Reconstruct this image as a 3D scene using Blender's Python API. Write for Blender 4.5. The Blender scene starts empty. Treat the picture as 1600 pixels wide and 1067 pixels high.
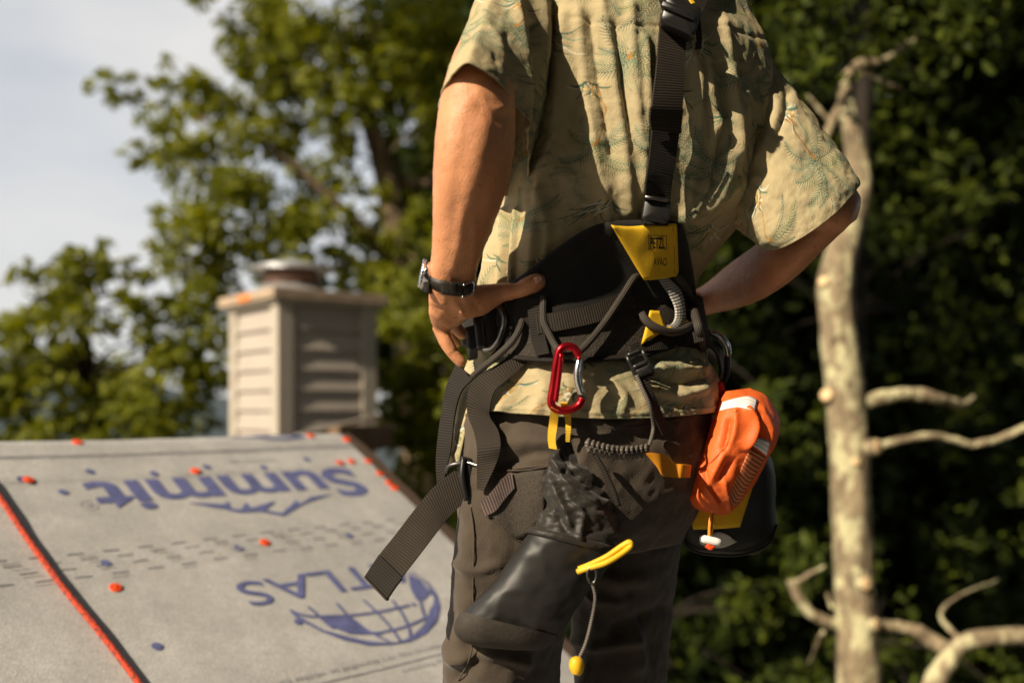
import bpy, bmesh, math, random
import numpy as np
from mathutils import Vector
from mathutils.bvhtree import BVHTree

# ------------------------------------------------------------------ camera, sky, sun, exposure
SC = bpy.context.scene
COL = SC.collection
F = 1555.6          # focal length in pixels of the 1600 px wide photograph (35 mm on full frame)
HY = 640.0          # row of the horizon
CZ = 5.0            # height of the lens above the garden
cam_d = bpy.data.cameras.new('camera')
cam = bpy.data.objects.new('camera', cam_d); COL.objects.link(cam)
cam.location = (0, 0, CZ); cam.rotation_euler = (math.radians(90), 0, 0)
cam_d.lens = 35; cam_d.sensor_width = 36
cam_d.shift_y = (HY - 533.5) / 1600.0
cam_d.clip_start = 0.05; cam_d.clip_end = 3000
cam_d.dof.use_dof = True; cam_d.dof.focus_distance = 1.345; cam_d.dof.aperture_fstop = 2.1
SC.camera = cam

SUN_AZ, SUN_EL = 47.0, 33.0         # degrees left of straight behind the camera, elevation
sd = Vector((math.sin(math.radians(SUN_AZ)) * math.cos(math.radians(SUN_EL)),
             math.cos(math.radians(SUN_AZ)) * math.cos(math.radians(SUN_EL)),
             -math.sin(math.radians(SUN_EL))))      # the way the light travels
sun_d = bpy.data.lights.new('sun', 'SUN'); sun_d.energy = 5.0; sun_d.angle = math.radians(0.53)
sun_d.color = (1.0, 0.86, 0.66)
sun = bpy.data.objects.new('sun', sun_d); COL.objects.link(sun)
sun.rotation_euler = sd.to_track_quat('-Z', 'Y').to_euler(); sun.location = (-4, -6, 14)

W = bpy.data.worlds.new('World'); SC.world = W; W.use_nodes = True
nt = W.node_tree; nt.nodes.clear()
def N(tree, t, **kw):
    n = tree.nodes.new(t)
    for k, v in kw.items(): setattr(n, k, v)
    return n
o_ = N(nt, 'ShaderNodeOutputWorld'); bg = N(nt, 'ShaderNodeBackground'); sky = N(nt, 'ShaderNodeTexSky')
sky.sky_type = 'NISHITA'; sky.sun_disc = False
sky.sun_elevation = math.radians(SUN_EL); sky.sun_rotation = math.radians(180 + SUN_AZ)
sky.air_density = 1.0; sky.dust_density = 1.5; sky.ozone_density = 1.0
tc = N(nt, 'ShaderNodeTexCoord'); mp = N(nt, 'ShaderNodeMapping'); mp.inputs['Scale'].default_value = (1.2, 1.2, 2.6)
mp.inputs['Rotation'].default_value = (0.2, 0.35, 0.5)
cn = N(nt, 'ShaderNodeTexNoise'); cn.inputs['Scale'].default_value = 1.7; cn.inputs['Detail'].default_value = 5; cn.inputs['Roughness'].default_value = 0.5
cr = N(nt, 'ShaderNodeValToRGB'); cr.color_ramp.elements[0].position = 0.36; cr.color_ramp.elements[1].position = 0.66
cr.color_ramp.elements[0].color = (.42, .42, .42, 1); cr.color_ramp.elements[1].color = (1, 1, 1, 1)
mx = N(nt, 'ShaderNodeMix', data_type='RGBA'); mx.inputs['B'].default_value = (6.45, 6.35, 6.25, 1)
nt.links.new(tc.outputs['Generated'], mp.inputs['Vector']); nt.links.new(mp.outputs[0], cn.inputs['Vector'])
nt.links.new(cn.outputs['Fac'], cr.inputs['Fac']); nt.links.new(cr.outputs['Color'], mx.inputs['Factor'])
nt.links.new(sky.outputs[0], mx.inputs['A']); nt.links.new(mx.outputs['Result'], bg.inputs['Color'])
bg.inputs['Strength'].default_value = 0.085
nt.links.new(bg.outputs[0], o_.inputs[0])
SC.view_settings.view_transform = 'Standard'; SC.view_settings.look = 'None'
SC.view_settings.exposure = 0.55; SC.view_settings.gamma = 1.0
SC.cycles.max_bounces = 6; SC.cycles.use_denoising = True
SC.cycles.transparent_max_bounces = 8

# ------------------------------------------------------------------ helpers
def P(px, py, Y):
    return Vector(((px - 800) / F * Y, Y, CZ - (py - HY) / F * Y))
def proj(A):
    A = np.asarray(A); return np.stack([800 + A[..., 0] / A[..., 1] * F, HY - (A[..., 2] - CZ) / A[..., 1] * F], -1)

_rs = np.random.RandomState(7); _perm = np.concatenate([_rs.permutation(256)] * 3)
_grad = _rs.normal(size=(256, 3)); _grad /= np.linalg.norm(_grad, axis=1)[:, None]
def noise3(p):
    p = np.asarray(p, float); i = np.floor(p).astype(int); f = p - i; w = f * f * f * (f * (f * 6 - 15) + 10)
    i &= 255; r = 0
    for dx in (0, 1):
        for dy in (0, 1):
            for dz in (0, 1):
                h = _perm[_perm[_perm[i[..., 0] + dx] + i[..., 1] + dy] + i[..., 2] + dz]
                g = _grad[h]; d = f - np.array([dx, dy, dz])
                ww = (w[..., 0] if dx else 1 - w[..., 0]) * (w[..., 1] if dy else 1 - w[..., 1]) * (w[..., 2] if dz else 1 - w[..., 2])
                r = r + ww * (g * d).sum(-1)
    return r
def fbm(p, o=3):
    p = np.asarray(p, float); r = 0; a = 1
    for k in range(o): r = r + a * noise3(p * 2 ** k + 17.3 * k); a *= .5
    return r

def tag(o, label=None, cat=None, group=None, kind=None):
    if label: o['label'] = label
    if cat: o['category'] = cat
    if group: o['group'] = group
    if kind: o['kind'] = kind
    return o
def empty(name, loc, label=None, cat=None, group=None, kind=None):
    o = bpy.data.objects.new(name, None); COL.objects.link(o); o.location = loc; o.empty_display_size = .05
    return tag(o, label, cat, group, kind)
def link(name, me, mat=None, parent=None, smooth=True):
    if mat is not None:
        me.materials.clear(); me.materials.append(mat)
    if smooth is not None: me.polygons.foreach_set('use_smooth', [bool(smooth)] * len(me.polygons))
    o = bpy.data.objects.new(name, me); COL.objects.link(o)
    if parent is not None:
        o.parent = parent; o.matrix_parent_inverse = MI(parent)
    return o
def wm(o):
    m = o.matrix_basis.copy()
    return m if o.parent is None else wm(o.parent) @ o.matrix_parent_inverse @ m
def MI(p): return wm(p).inverted()

class MB:
    """collects quads and triangles for ONE mesh"""
    def __init__(s): s.v = []; s.f = []; s.uv = []
    def add(s, v, f, uv=None):
        o = len(s.v); s.v += [tuple(q) for q in v]
        for k, q in enumerate(f):
            s.f.append([o + i for i in q]); s.uv.append(uv[k] if uv is not None else [(0, 0)] * len(q))
        return s
    def box(s, c, ax, ay, az):
        c, ax, ay, az = map(Vector, (c, ax, ay, az))
        v = [c + x * ax + y * ay + z * az for z in (-1, 1) for y in (-1, 1) for x in (-1, 1)]
        return s.add(v, [(0, 2, 3, 1), (4, 5, 7, 6), (0, 1, 5, 4), (2, 6, 7, 3), (0, 4, 6, 2), (1, 3, 7, 5)])
    def bevbox(s, c, ax, ay, az, r):
        """box with rounded corners in its ax-ay outline and chamfered rims"""
        c, ax, ay, az = map(Vector, (c, ax, ay, az)); la, lb, lz = ax.length, ay.length, az.length
        r = min(r, la * .95, lb * .95); ua, ub, uz = ax / la, ay / lb, az / lz
        ring = []
        for q, (sx, sy) in enumerate(((1, 1), (-1, 1), (-1, -1), (1, -1))):
            for k in range(4):
                t = math.radians(90 * q + 30 * k); ring.append((sx * (la - r) + r * math.cos(t), sy * (lb - r) + r * math.sin(t)))
        ch = min(r * .4, lz * .5)
        rings = []
        for z, k in ((-lz, ch), (-lz + ch, 0), (lz - ch, 0), (lz, ch)):
            rings.append([c + ua * x * (1 - k / la) + ub * y * (1 - k / lb) + uz * z for x, y in ring])
        return s.loft(rings, True, (True, True))
    def loft(s, rings, closed=True, cap=(False, False), uv=True):
        R = np.array([[tuple(q) for q in r] for r in rings], float); n, m = R.shape[:2]
        Rc = np.concatenate([R, R[:, :1]], 1) if closed else R
        U = np.zeros(Rc.shape[:2]); V = np.zeros(Rc.shape[:2])
        if uv:
            U[:, 1:] = np.cumsum(np.linalg.norm(np.diff(Rc, axis=1), axis=2), 1); U -= U[:, -1:] / 2
            V[1:] = np.cumsum(np.linalg.norm(np.diff(Rc, axis=0), axis=2), 0); V[:] = V.mean(1)[:, None]
        o = len(s.v); s.v += [tuple(q) for q in R.reshape(-1, 3)]
        mm = m if closed else m - 1
        for i in range(n - 1):
            for j in range(mm):
                k = (j + 1) % m
                s.f.append([o + i * m + j, o + i * m + k, o + (i + 1) * m + k, o + (i + 1) * m + j])
                s.uv.append([(U[i, j], V[i, j]), (U[i, j + 1], V[i, j + 1]), (U[i + 1, j + 1], V[i + 1, j + 1]), (U[i + 1, j], V[i + 1, j])])
        for side, i in ((0, 0), (1, n - 1)):
            if cap[side]:
                c = len(s.v); s.v.append(tuple(R[i].mean(0)))
                for j in range(mm):
                    k = (j + 1) % m
                    t = [o + i * m + j, o + i * m + k, c]; s.f.append(t[::-1] if side == 0 else t); s.uv.append([(0, 0)] * 3)
        return s
    def tube(s, pts, r, n=10, k=6, cap=True, squash=None):
        pts = cat([tuple(q) for q in pts], k) if k > 1 else np.array([tuple(q) for q in pts], float)
        m = len(pts); rr = np.interp(np.linspace(0, 1, m), np.linspace(0, 1, len(r)), r) if hasattr(r, '__len__') else np.full(m, r)
        T = np.gradient(pts, axis=0); T /= np.linalg.norm(T, axis=1)[:, None] + 1e-12
        nrm = np.cross(T[0], (0.3, 1, 0.2)); nrm /= np.linalg.norm(nrm); rings = []
        for i in range(m):
            nrm = nrm - T[i] * (nrm @ T[i]); nrm /= np.linalg.norm(nrm); b = np.cross(T[i], nrm)
            a = np.linspace(0, 2 * np.pi, n, endpoint=False)
            rings.append(pts[i] + rr[i] * (np.cos(a)[:, None] * nrm + np.sin(a)[:, None] * b))
        return s.loft(rings, True, (cap, cap))
    def mesh(s, name):
        me = bpy.data.meshes.new(name); me.from_pydata(s.v, [], s.f); me.update()
        uv = me.uv_layers.new(name='UVMap'); uv.data.foreach_set('uv', np.array([c for q in s.uv for c in q], np.float32).ravel())
        return me
    def build(s, name, mat, parent=None, smooth=True):
        return link(name, s.mesh(name), mat, parent, smooth)
def cat(p, k):
    """Catmull-Rom through an array of points, k steps a span"""
    p = np.asarray(p, float)
    if len(p) < 3 or k < 2:
        t = np.linspace(0, len(p) - 1, (len(p) - 1) * max(k, 1) + 1)
        i = np.minimum(t.astype(int), len(p) - 2); f = (t - i).reshape((-1,) + (1,) * (p.ndim - 1))
        return p[i] * (1 - f) + p[i + 1] * f
    q = np.concatenate([[2 * p[0] - p[1]], p, [2 * p[-1] - p[-2]]]); out = []
    for i in range(len(p) - 1):
        a, b, c, d = q[i:i + 4]
        for t in np.linspace(0, 1, k, endpoint=False):
            out.append(.5 * (2 * b + (c - a) * t + (2 * a - 5 * b + 4 * c - d) * t * t + (3 * b - a - 3 * c + d) * t ** 3))
    return np.array(out + [p[-1]])

# ------------------------------------------------------------------ materials
def mat(name, col, rough=.7, var=.15, scale=30, bump=0., bscale=200, metal=0., spec=.4, col2=None, coords='Object', stretch=(1, 1, 1), sss=0., trans=0., sheen=0.):
    m = bpy.data.materials.new(name); m.use_nodes = True; t = m.node_tree; b = t.nodes['Principled BSDF']
    b.inputs['Roughness'].default_value = rough; b.inputs['Metallic'].default_value = metal; b.inputs['Specular IOR Level'].default_value = spec
    c = N(t, 'ShaderNodeTexCoord'); mpn = N(t, 'ShaderNodeMapping'); mpn.inputs['Scale'].default_value = stretch
    t.links.new(c.outputs[coords], mpn.inputs[0])
    n1 = N(t, 'ShaderNodeTexNoise'); n1.inputs['Scale'].default_value = scale; n1.inputs['Detail'].default_value = 6; n1.inputs['Roughness'].default_value = .6
    t.links.new(mpn.outputs[0], n1.inputs['Vector'])
    r = N(t, 'ShaderNodeValToRGB'); r.color_ramp.elements[0].position = .3; r.color_ramp.elements[1].position = .7
    c2 = col2 or [min(1, x * (1 + var)) for x in col]; c1 = [x * (1 - var) for x in col] if col2 is None else col
    r.color_ramp.elements[0].color = (*c1, 1); r.color_ramp.elements[1].color = (*c2, 1)
    t.links.new(n1.outputs['Fac'], r.inputs['Fac']); t.links.new(r.outputs['Color'], b.inputs['Base Color'])
    if bump:
        n2 = N(t, 'ShaderNodeTexNoise'); n2.inputs['Scale'].default_value = bscale; n2.inputs['Detail'].default_value = 4
        t.links.new(mpn.outputs[0], n2.inputs['Vector'])
        bp = N(t, 'ShaderNodeBump'); bp.inputs['Strength'].default_value = bump; bp.inputs['Distance'].default_value = .002
        t.links.new(n2.outputs['Fac'], bp.inputs['Height']); t.links.new(bp.outputs[0], b.inputs['Normal'])
    if sss:
        b.inputs['Subsurface Weight'].default_value = sss; b.inputs['Subsurface Radius'].default_value = (1, .35, .18); b.inputs['Subsurface Scale'].default_value = .006
    if sheen: b.inputs['Sheen Weight'].default_value = sheen; b.inputs['Sheen Roughness'].default_value = .5
    return m
def webbing(name, col, col2, period=.0034, fine=.0011, bump=.5):
    """woven strap: ribs across the length, fine warp along it; UV in metres"""
    m = mat(name, col, rough=.75, var=.2, scale=60, spec=.25); t = m.node_tree; b = t.nodes['Principled BSDF']
    uv = N(t, 'ShaderNodeUVMap'); w = N(t, 'ShaderNodeTexWave', wave_type='BANDS', bands_direction='Y'); w.inputs['Scale'].default_value = math.pi * 2 / period / 20
    w.inputs['Distortion'].default_value = .15
    w2 = N(t, 'ShaderNodeTexWave', wave_type='BANDS', bands_direction='X'); w2.inputs['Scale'].default_value = math.pi * 2 / fine / 20
    t.links.new(uv.outputs[0], w.inputs[0]); t.links.new(uv.outputs[0], w2.inputs[0])
    mu = N(t, 'ShaderNodeMath', operation='MULTIPLY_ADD'); mu.inputs[1].default_value = .3
    t.links.new(w2.outputs['Fac'], mu.inputs[0]); t.links.new(w.outputs['Fac'], mu.inputs[2])
    bp = N(t, 'ShaderNodeBump'); bp.inputs['Strength'].default_value = bump; bp.inputs['Distance'].default_value = .0012
    t.links.new(mu.outputs[0], bp.inputs['Height']); t.links.new(bp.outputs[0], b.inputs['Normal'])
    mxn = N(t, 'ShaderNodeMix', data_type='RGBA'); mxn.inputs['A'].default_value = (*col, 1); mxn.inputs['B'].default_value = (*col2, 1)
    n = N(t, 'ShaderNodeTexNoise'); n.inputs['Scale'].default_value = 25; c = N(t, 'ShaderNodeTexCoord'); t.links.new(c.outputs['Object'], n.inputs[0])
    mm = N(t, 'ShaderNodeMath', operation='MULTIPLY'); t.links.new(w.outputs['Fac'], mm.inputs[0]); t.links.new(n.outputs['Fac'], mm.inputs[1])
    m3 = N(t, 'ShaderNodeMath', operation='MULTIPLY'); m3.inputs[1].default_value = 1.7; t.links.new(mm.outputs[0], m3.inputs[0])
    t.links.new(m3.outputs[0], mxn.inputs['Factor']); t.links.new(mxn.outputs['Result'], b.inputs['Base Color'])
    return m
def tube_mat(name, col, col2, n=9, rough=.6):
    """cord with grooves along its length; UV across in metres"""
    m = webbing(name, col, col2, period=.0026, fine=.0026, bump=.5); t = m.node_tree
    for w in [q for q in t.nodes if q.type == 'TEX_WAVE']: w.bands_direction = 'X'
    t.nodes['Principled BSDF'].inputs['Roughness'].default_value = rough
    return m
def leaf_mat(name, c1, c2, trans=.35, spec=.3):
    m = bpy.data.materials.new(name); m.use_nodes = True; t = m.node_tree; b = t.nodes['Principled BSDF']
    b.inputs['Roughness'].default_value = .55; b.inputs['Specular IOR Level'].default_value = spec
    a = N(t, 'ShaderNodeAttribute', attribute_name='tint'); r = N(t, 'ShaderNodeValToRGB')
    r.color_ramp.elements[0].color = (*c1, 1); r.color_ramp.elements[1].color = (*c2, 1)
    t.links.new(a.outputs['Fac'], r.inputs['Fac']); t.links.new(r.outputs[0], b.inputs['Base Color'])
    tr = N(t, 'ShaderNodeBsdfTranslucent'); hs = N(t, 'ShaderNodeHueSaturation'); hs.inputs['Value'].default_value = 1.6; hs.inputs['Saturation'].default_value = 1.1; hs.inputs['Hue'].default_value = .485
    t.links.new(r.outputs[0], hs.inputs['Color']); t.links.new(hs.outputs[0], tr.inputs['Color'])
    ms = N(t, 'ShaderNodeMixShader'); ms.inputs[0].default_value = trans
    t.links.new(b.outputs[0], ms.inputs[1]); t.links.new(tr.outputs[0], ms.inputs[2])
    t.links.new(ms.outputs[0], t.nodes['Material Output'].inputs[0])
    return m
# ------------------------------------------------------------------ the place: ground, hills
ground_m = mat('forest_floor', (.035, .04, .015), rough=.95, var=.5, scale=3, bump=.4, bscale=30)
g = MB(); n = 60
xs = np.concatenate([np.linspace(-900, -30, 16), np.linspace(-26, 26, 28), np.linspace(30, 900, 16)])
ys = np.concatenate([np.linspace(-300, -12, 10), np.linspace(-8, 30, 24), np.linspace(40, 1500, 14)])
rows = []
for y in ys:
    r = []
    for x in xs:
        z = .25 * float(noise3(np.array([x * .2, y * .2, 3.]))) - .05 * max(0, y - 14) * (1 if x < 3 else .2)
        if y > 60: z = min(z, -14 + .01 * (y - 60))
        r.append((x, y, max(z, -24)))
    rows.append(r)
g.loft(rows, closed=False); go = g.build('ground', ground_m); tag(go, kind='structure')
hill_m = mat('hazy_hill_woods', (.035, .05, .055), rough=1, var=.5, scale=.06, bump=.6, bscale=.3)  # blue of the distance haze is put into the woods' colour
h = MB(); rows = []
for k, y in enumerate(np.linspace(420, 900, 14)):
    r = []
    for x in np.linspace(-900, 300, 60):
        bell = math.sin(math.pi * min(1, max(0, (k / 13)))) ** .7
        top = 60 * (1 + .5 * float(fbm(np.array([x * .004, 2., y * .003]), 4))) * math.exp(-((x + 420) / 260) ** 2) + 10
        r.append((x, y, -24 + bell * (top + 6 * float(noise3(np.array([x * .03, y * .03, 0.]))))))
    rows.append(r)
h.loft(rows, closed=False); ho = h.build('hills', hill_m); tag(ho, kind='structure')

# ------------------------------------------------------------------ the house roof
E_ = Vector((.682, .731, 0)).normalized(); _p = math.radians(30)
U_ = Vector((-E_.y * math.cos(_p), E_.x * math.cos(_p), math.sin(_p))); N_ = E_.cross(U_)
_k = -1.246
def ray(px, py): return Vector(((px - 800) / F, 1, -(py - HY) / F))
R0 = ray(545, 690) * (_k / N_.dot(ray(545, 690)))
def AB(px, py):
    q = ray(px, py) * (_k / N_.dot(ray(px, py))) - R0; return q.dot(E_), q.dot(U_)
RIDGE = .062
def wave(a, b):
    q = np.array([a * 2.2, b * 3.0, 1.7]); return .007 * float(noise3(q)) + .0036 * float(noise3(np.array([a * 3., b * 11., 5.2]))) + .0022 * float(noise3(np.array([a * 13., b * 5., 9.2]))) + (.0022 if b > -.128 else 0.)
CAMV = Vector((0, 0, CZ))
U2 = Vector((E_.y * -math.cos(_p), E_.x * math.cos(_p), -math.sin(_p)))     # down the far slope
def RF(a, b, h=0.):
    """point on the roof: a along the eaves, b up the slope (past the ridge it runs down the far side)"""
    z = CAMV + R0 + E_ * a
    if b <= RIDGE - .05: return z + U_ * b + N_ * (h + wave(a, b))
    s = b - (RIDGE - .05); r = .05 / math.radians(30) ; th = min(s / (r * 1.0), math.radians(60)); ex = max(0, s - r * math.radians(60))
    base = z + U_ * (RIDGE - .05) + N_ * wave(a, RIDGE - .05)
    hz = Vector((U_.x, U_.y, 0)).normalized(); up = Vector((0, 0, 1))
    q = base; a0 = _p
    # arc that starts at +30 and ends at -30 degrees
    q = q + hz * r * (math.sin(a0) - math.sin(a0 - th)) + up * r * (math.cos(a0 - th) - math.cos(a0))
    d = hz * math.cos(a0 - th) + up * math.sin(a0 - th); nn = up * math.cos(a0 - th) - hz * math.sin(a0 - th)
    return q + d * ex + nn * h

house = empty('house', CAMV + R0 + Vector((-1.5, -1, -3.2)), 'house whose sloping roof is covered in grey printed underlayment', 'house')
ul_m = mat('underlayment', (.405, .397, .385), rough=.8, var=.13, scale=5, bump=.3, bscale=260, coords='Object')
t = ul_m.node_tree; b = t.nodes['Principled BSDF']
# felted fibres: short streaks in two directions over the mottled grey
cr_in = b.inputs['Base Color'].links[0].from_socket
tcn = N(t, 'ShaderNodeTexCoord'); prev = cr_in
for rot, sc_, amt in (((0, 0, .35), (900, 90, 300), .2), ((0, 0, 1.4), (700, 80, 300), .18), ((.3, .2, .7), (40, 30, 40), .06)):
    mpn = N(t, 'ShaderNodeMapping'); mpn.inputs['Rotation'].default_value = rot; mpn.inputs['Scale'].default_value = sc_
    nn = N(t, 'ShaderNodeTexNoise'); nn.inputs['Scale'].default_value = 1; nn.inputs['Detail'].default_value = 2
    t.links.new(tcn.outputs['Object'], mpn.inputs[0]); t.links.new(mpn.outputs[0], nn.inputs[0])
    rp = N(t, 'ShaderNodeMapRange'); rp.inputs['From Min'].default_value = .3; rp.inputs['From Max'].default_value = .7; rp.inputs['To Min'].default_value = 1 - amt; rp.inputs['To Max'].default_value = 1 + amt
    t.links.new(nn.outputs['Fac'], rp.inputs[0])
    vm = N(t, 'ShaderNodeVectorMath', operation='SCALE'); t.links.new(prev, vm.inputs[0]); t.links.new(rp.outputs[0], vm.inputs['Scale']); prev = vm.outputs[0]
t.links.new(prev, b.inputs['Base Color'])
sheet = MB()
bs = np.concatenate([np.linspace(-3.2, -1.1, 20), np.linspace(-1.08, .1, 90), np.linspace(.12, 1.6, 12)])
as_ = np.concatenate([np.linspace(-6, -1.6, 14), np.linspace(-1.55, -.004, 110)])
sheet.loft([[RF(a, bb, .001) for a in as_] for bb in bs], closed=False)
ul = sheet.build('underlayment', ul_m, house)
deck_m = mat('plywood_deck', (.16, .10, .055), rough=.8, var=.3, scale=8, bump=.3, stretch=(1, 6, 1))
d = MB(); d.loft([[RF(a, bb, hh) for a, hh in ((-6.0, -.012), (-.012, -.012), (-.012, -.03), (-6, -.03))] for bb in np.linspace(-3.2, 1.6, 40)], True, (True, True))
d.build('roof_deck', deck_m, house, smooth=False)
rb_m = mat('rake_board', (.14, .095, .065), rough=.7, var=.25, scale=14, bump=.2, bscale=60)
d = MB(); d.loft([[RF(a, bb, hh) for a, hh in ((-.002, -.004), (.03, -.004), (.03, -.19), (-.002, -.19))] for bb in np.linspace(-3.2, 1.6, 48)], True, (True, True))
d.build('rake_board', rb_m, house, smooth=False)
metal_edge = mat('drip_edge', (.09, .06, .045), rough=.4, var=.1, spec=.5)
d = MB(); d.loft([[RF(a, bb, hh) for a, hh in ((-.004, .0016), (.034, .0016), (.0345, -.02), (.0365, -.02), (.0365, .0035), (-.004, .0035))] for bb in np.linspace(-3.2, 1.6, 60)], True, (True, True))
d.build('drip_edge', metal_edge, house, smooth=False)
wall_m = mat('gable_siding', (.42, .36, .28), rough=.7, var=.1)
hz = Vector((U_.x, U_.y, 0)).normalized()
rg = CAMV + R0 + U_ * RIDGE
d = MB(); A_, B_ = rg - hz * 2.7 - E_ * .12, rg + hz * 1.3 - E_ * .12
def low(q, z): return Vector((q.x, q.y, z))
f_ = [low(A_, .0), low(B_, .0), low(B_, rg.z - .9), low(rg - E_ * .12, rg.z - .22), low(A_, rg.z - 1.72)]
bk = [q - E_ * 5.7 for q in f_]
d.add(f_ + bk, [(0, 1, 2, 3, 4), (9, 8, 7, 6, 5), (0, 5, 6, 1), (1, 6, 7, 2), (0, 4, 9, 5), (2, 7, 8, 3), (3, 8, 9, 4)]); d.build('gable_wall', wall_m, house, smooth=False)

# printed marks on the underlayment (flat ink, a hair above the sheet)
ink = mat('purple_ink', (.10, .112, .255), rough=.8, var=.22, scale=35, bump=.4, bscale=260)
ink2 = mat('faded_ink', (.315, .308, .325), rough=.85, var=.25, scale=50, bump=.4, bscale=260)
ink3 = mat('faint_ink', (.35, .34, .335), rough=.85, var=.2, scale=50, bump=.4, bscale=260)
LIFT = .0028
def ab_mesh(name, polys, m, lift=LIFT):
    """polys: lists of (a, b) points, fan-safe or triangulated by bmesh"""
    bm = bmesh.new()
    for q in polys:
        vs = [bm.verts.new(RF(a, bb, lift)) for a, bb in q]
        try: bm.faces.new(vs)
        except ValueError: pass
    bmesh.ops.triangulate(bm, faces=bm.faces[:]); bmesh.ops.recalc_face_normals(bm, faces=bm.faces[:])
    me = bpy.data.meshes.new(name); bm.to_mesh(me); bm.free()
    o = link(name, me, m, ul_parent, smooth=False); tag(o, kind='stuff' if len(polys) > 3 else None); return o
ul_parent = ul
def text_2d(s, bold=0., space=1.):
    c = bpy.data.curves.new('lettering', 'FONT'); c.body = s; c.offset = bold; c.space_character = space; c.resolution_u = 6
    o = bpy.data.objects.new('lettering', c); COL.objects.link(o)
    dg = bpy.context.evaluated_depsgraph_get(); me = bpy.data.meshes.new_from_object(o.evaluated_get(dg))
    v = np.array([q.co[:2] for q in me.vertices]); f = [list(q.vertices) for q in me.polygons]
    bpy.data.objects.remove(o); bpy.data.curves.remove(c); bpy.data.meshes.remove(me)
    return v, f
def roof_text(s, a_start, a_end, b_base, b_top, m, bold=0., xheight=None, slant=0., lift=LIFT):
    """upside down as the roll lies: reads along -a, letters rise along -b"""
    v, f = text_2d(s, bold); x0, x1 = v[:, 0].min(), v[:, 0].max(); h = xheight or v[:, 1].max()
    A = a_start + (v[:, 0] - x0) / (x1 - x0) * (a_end - a_start); B = b_base + v[:, 1] / h * (b_top - b_base)
    A = A + slant * (B - b_base)
    me = bpy.data.meshes.new('lettering'); me.from_pydata([tuple(RF(float(a), float(bb), lift)) for a, bb in zip(A, B)], [], f); me.update()
    return link('lettering', me, m, ul, smooth=False)
roof_text('Summit', -.098, -.835, -.142, -.268, ink, bold=.026)
roof_text('ATLAS', -.205, -.672, -.548, -.628, ink, bold=.004)
roof_text('R', -.845, -.862, -.222, -.236, ink2)
def circ(a, bb, r, n=16, r2=None): return [(a + r * math.cos(2 * math.pi * k / n), bb + (r2 or r) * math.sin(2 * math.pi * k / n)) for k in range(n)]
def ringp(a, bb, r, w, n=28): return [[(a + q * math.cos(t), bb + q * math.sin(t)) for q, t in ((r, t0), (r + w, t0), (r + w, t1), (r, t1))] for t0, t1 in [(2 * math.pi * k / n, 2 * math.pi * (k + 1) / n) for k in range(n)]]
ab_mesh('printed_mark', ringp(-.853, -.229, .0165, .0022), ink2)
def pxp(pts): return [AB(*q) for q in pts]
# mountain line under the name
ab_mesh('printed_mark', [pxp([(290, 786), (350, 788), (356, 784), (361, 795), (376, 797), (384, 785), (392, 794), (430, 783), (425, 789), (414, 797), (440, 803), (462, 782), (470, 787), (486, 776), (520, 772), (486, 783), (470, 790), (442, 808), (405, 800), (372, 802), (345, 795)])], ink)
# the globe: rim, grid, patches
def strip(pts, w):
    q = cat([AB(*p) for p in pts], 6); T = np.gradient(q, axis=0); T /= np.linalg.norm(T, axis=1)[:, None]; nn = np.stack([-T[:, 1], T[:, 0]], 1) * w / 2
    return [[tuple(q[i] + nn[i]), tuple(q[i + 1] + nn[i + 1]), tuple(q[i + 1] - nn[i + 1]), tuple(q[i] - nn[i])] for i in range(len(q) - 1)]
gl = []
gl.append(pxp([(450, 954), (463, 962), (480, 972), (505, 986), (545, 997), (575, 1003), (607, 1006), (625, 1004), (640, 997), (655, 984), (668, 968), (676, 950), (677, 935), (672, 928), (668, 915), (655, 902), (633, 892), (648, 896), (668, 910), (682, 930), (687, 948), (682, 972), (664, 992), (640, 1004), (612, 1009), (575, 1010), (535, 1002), (500, 988), (478, 976), (462, 967)]))
gl.append(pxp([(498, 965), (540, 962), (552, 967), (575, 986), (600, 994), (560, 990), (545, 992), (520, 982)]))
gl.append(pxp([(637, 897), (655, 905), (672, 928), (662, 938), (650, 938), (641, 920)]))
gl.append(pxp([(672, 950), (682, 940), (684, 960), (668, 985), (650, 1000), (640, 1002), (652, 990), (664, 972)]))
for q in ([(452, 955), (470, 962), (495, 965), (545, 962), (590, 957), (640, 946)], [(548, 990), (585, 990), (620, 984), (645, 975), (664, 966)],
          [(480, 950), (498, 965), (520, 984)], [(525, 944), (545, 964), (580, 990), (610, 1006)], [(567, 938), (600, 970), (625, 1004)],
          [(612, 938), (628, 960), (638, 984), (640, 1003)], [(655, 936), (662, 960), (668, 972)]):
    gl += strip(q, .007)
ab_mesh('printed_mark', gl, ink)
for q in ((465, 973, .009), (646, 945, .006)): ab_mesh('printed_mark', [circ(*AB(q[0], q[1]), q[2])], ink)
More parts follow.
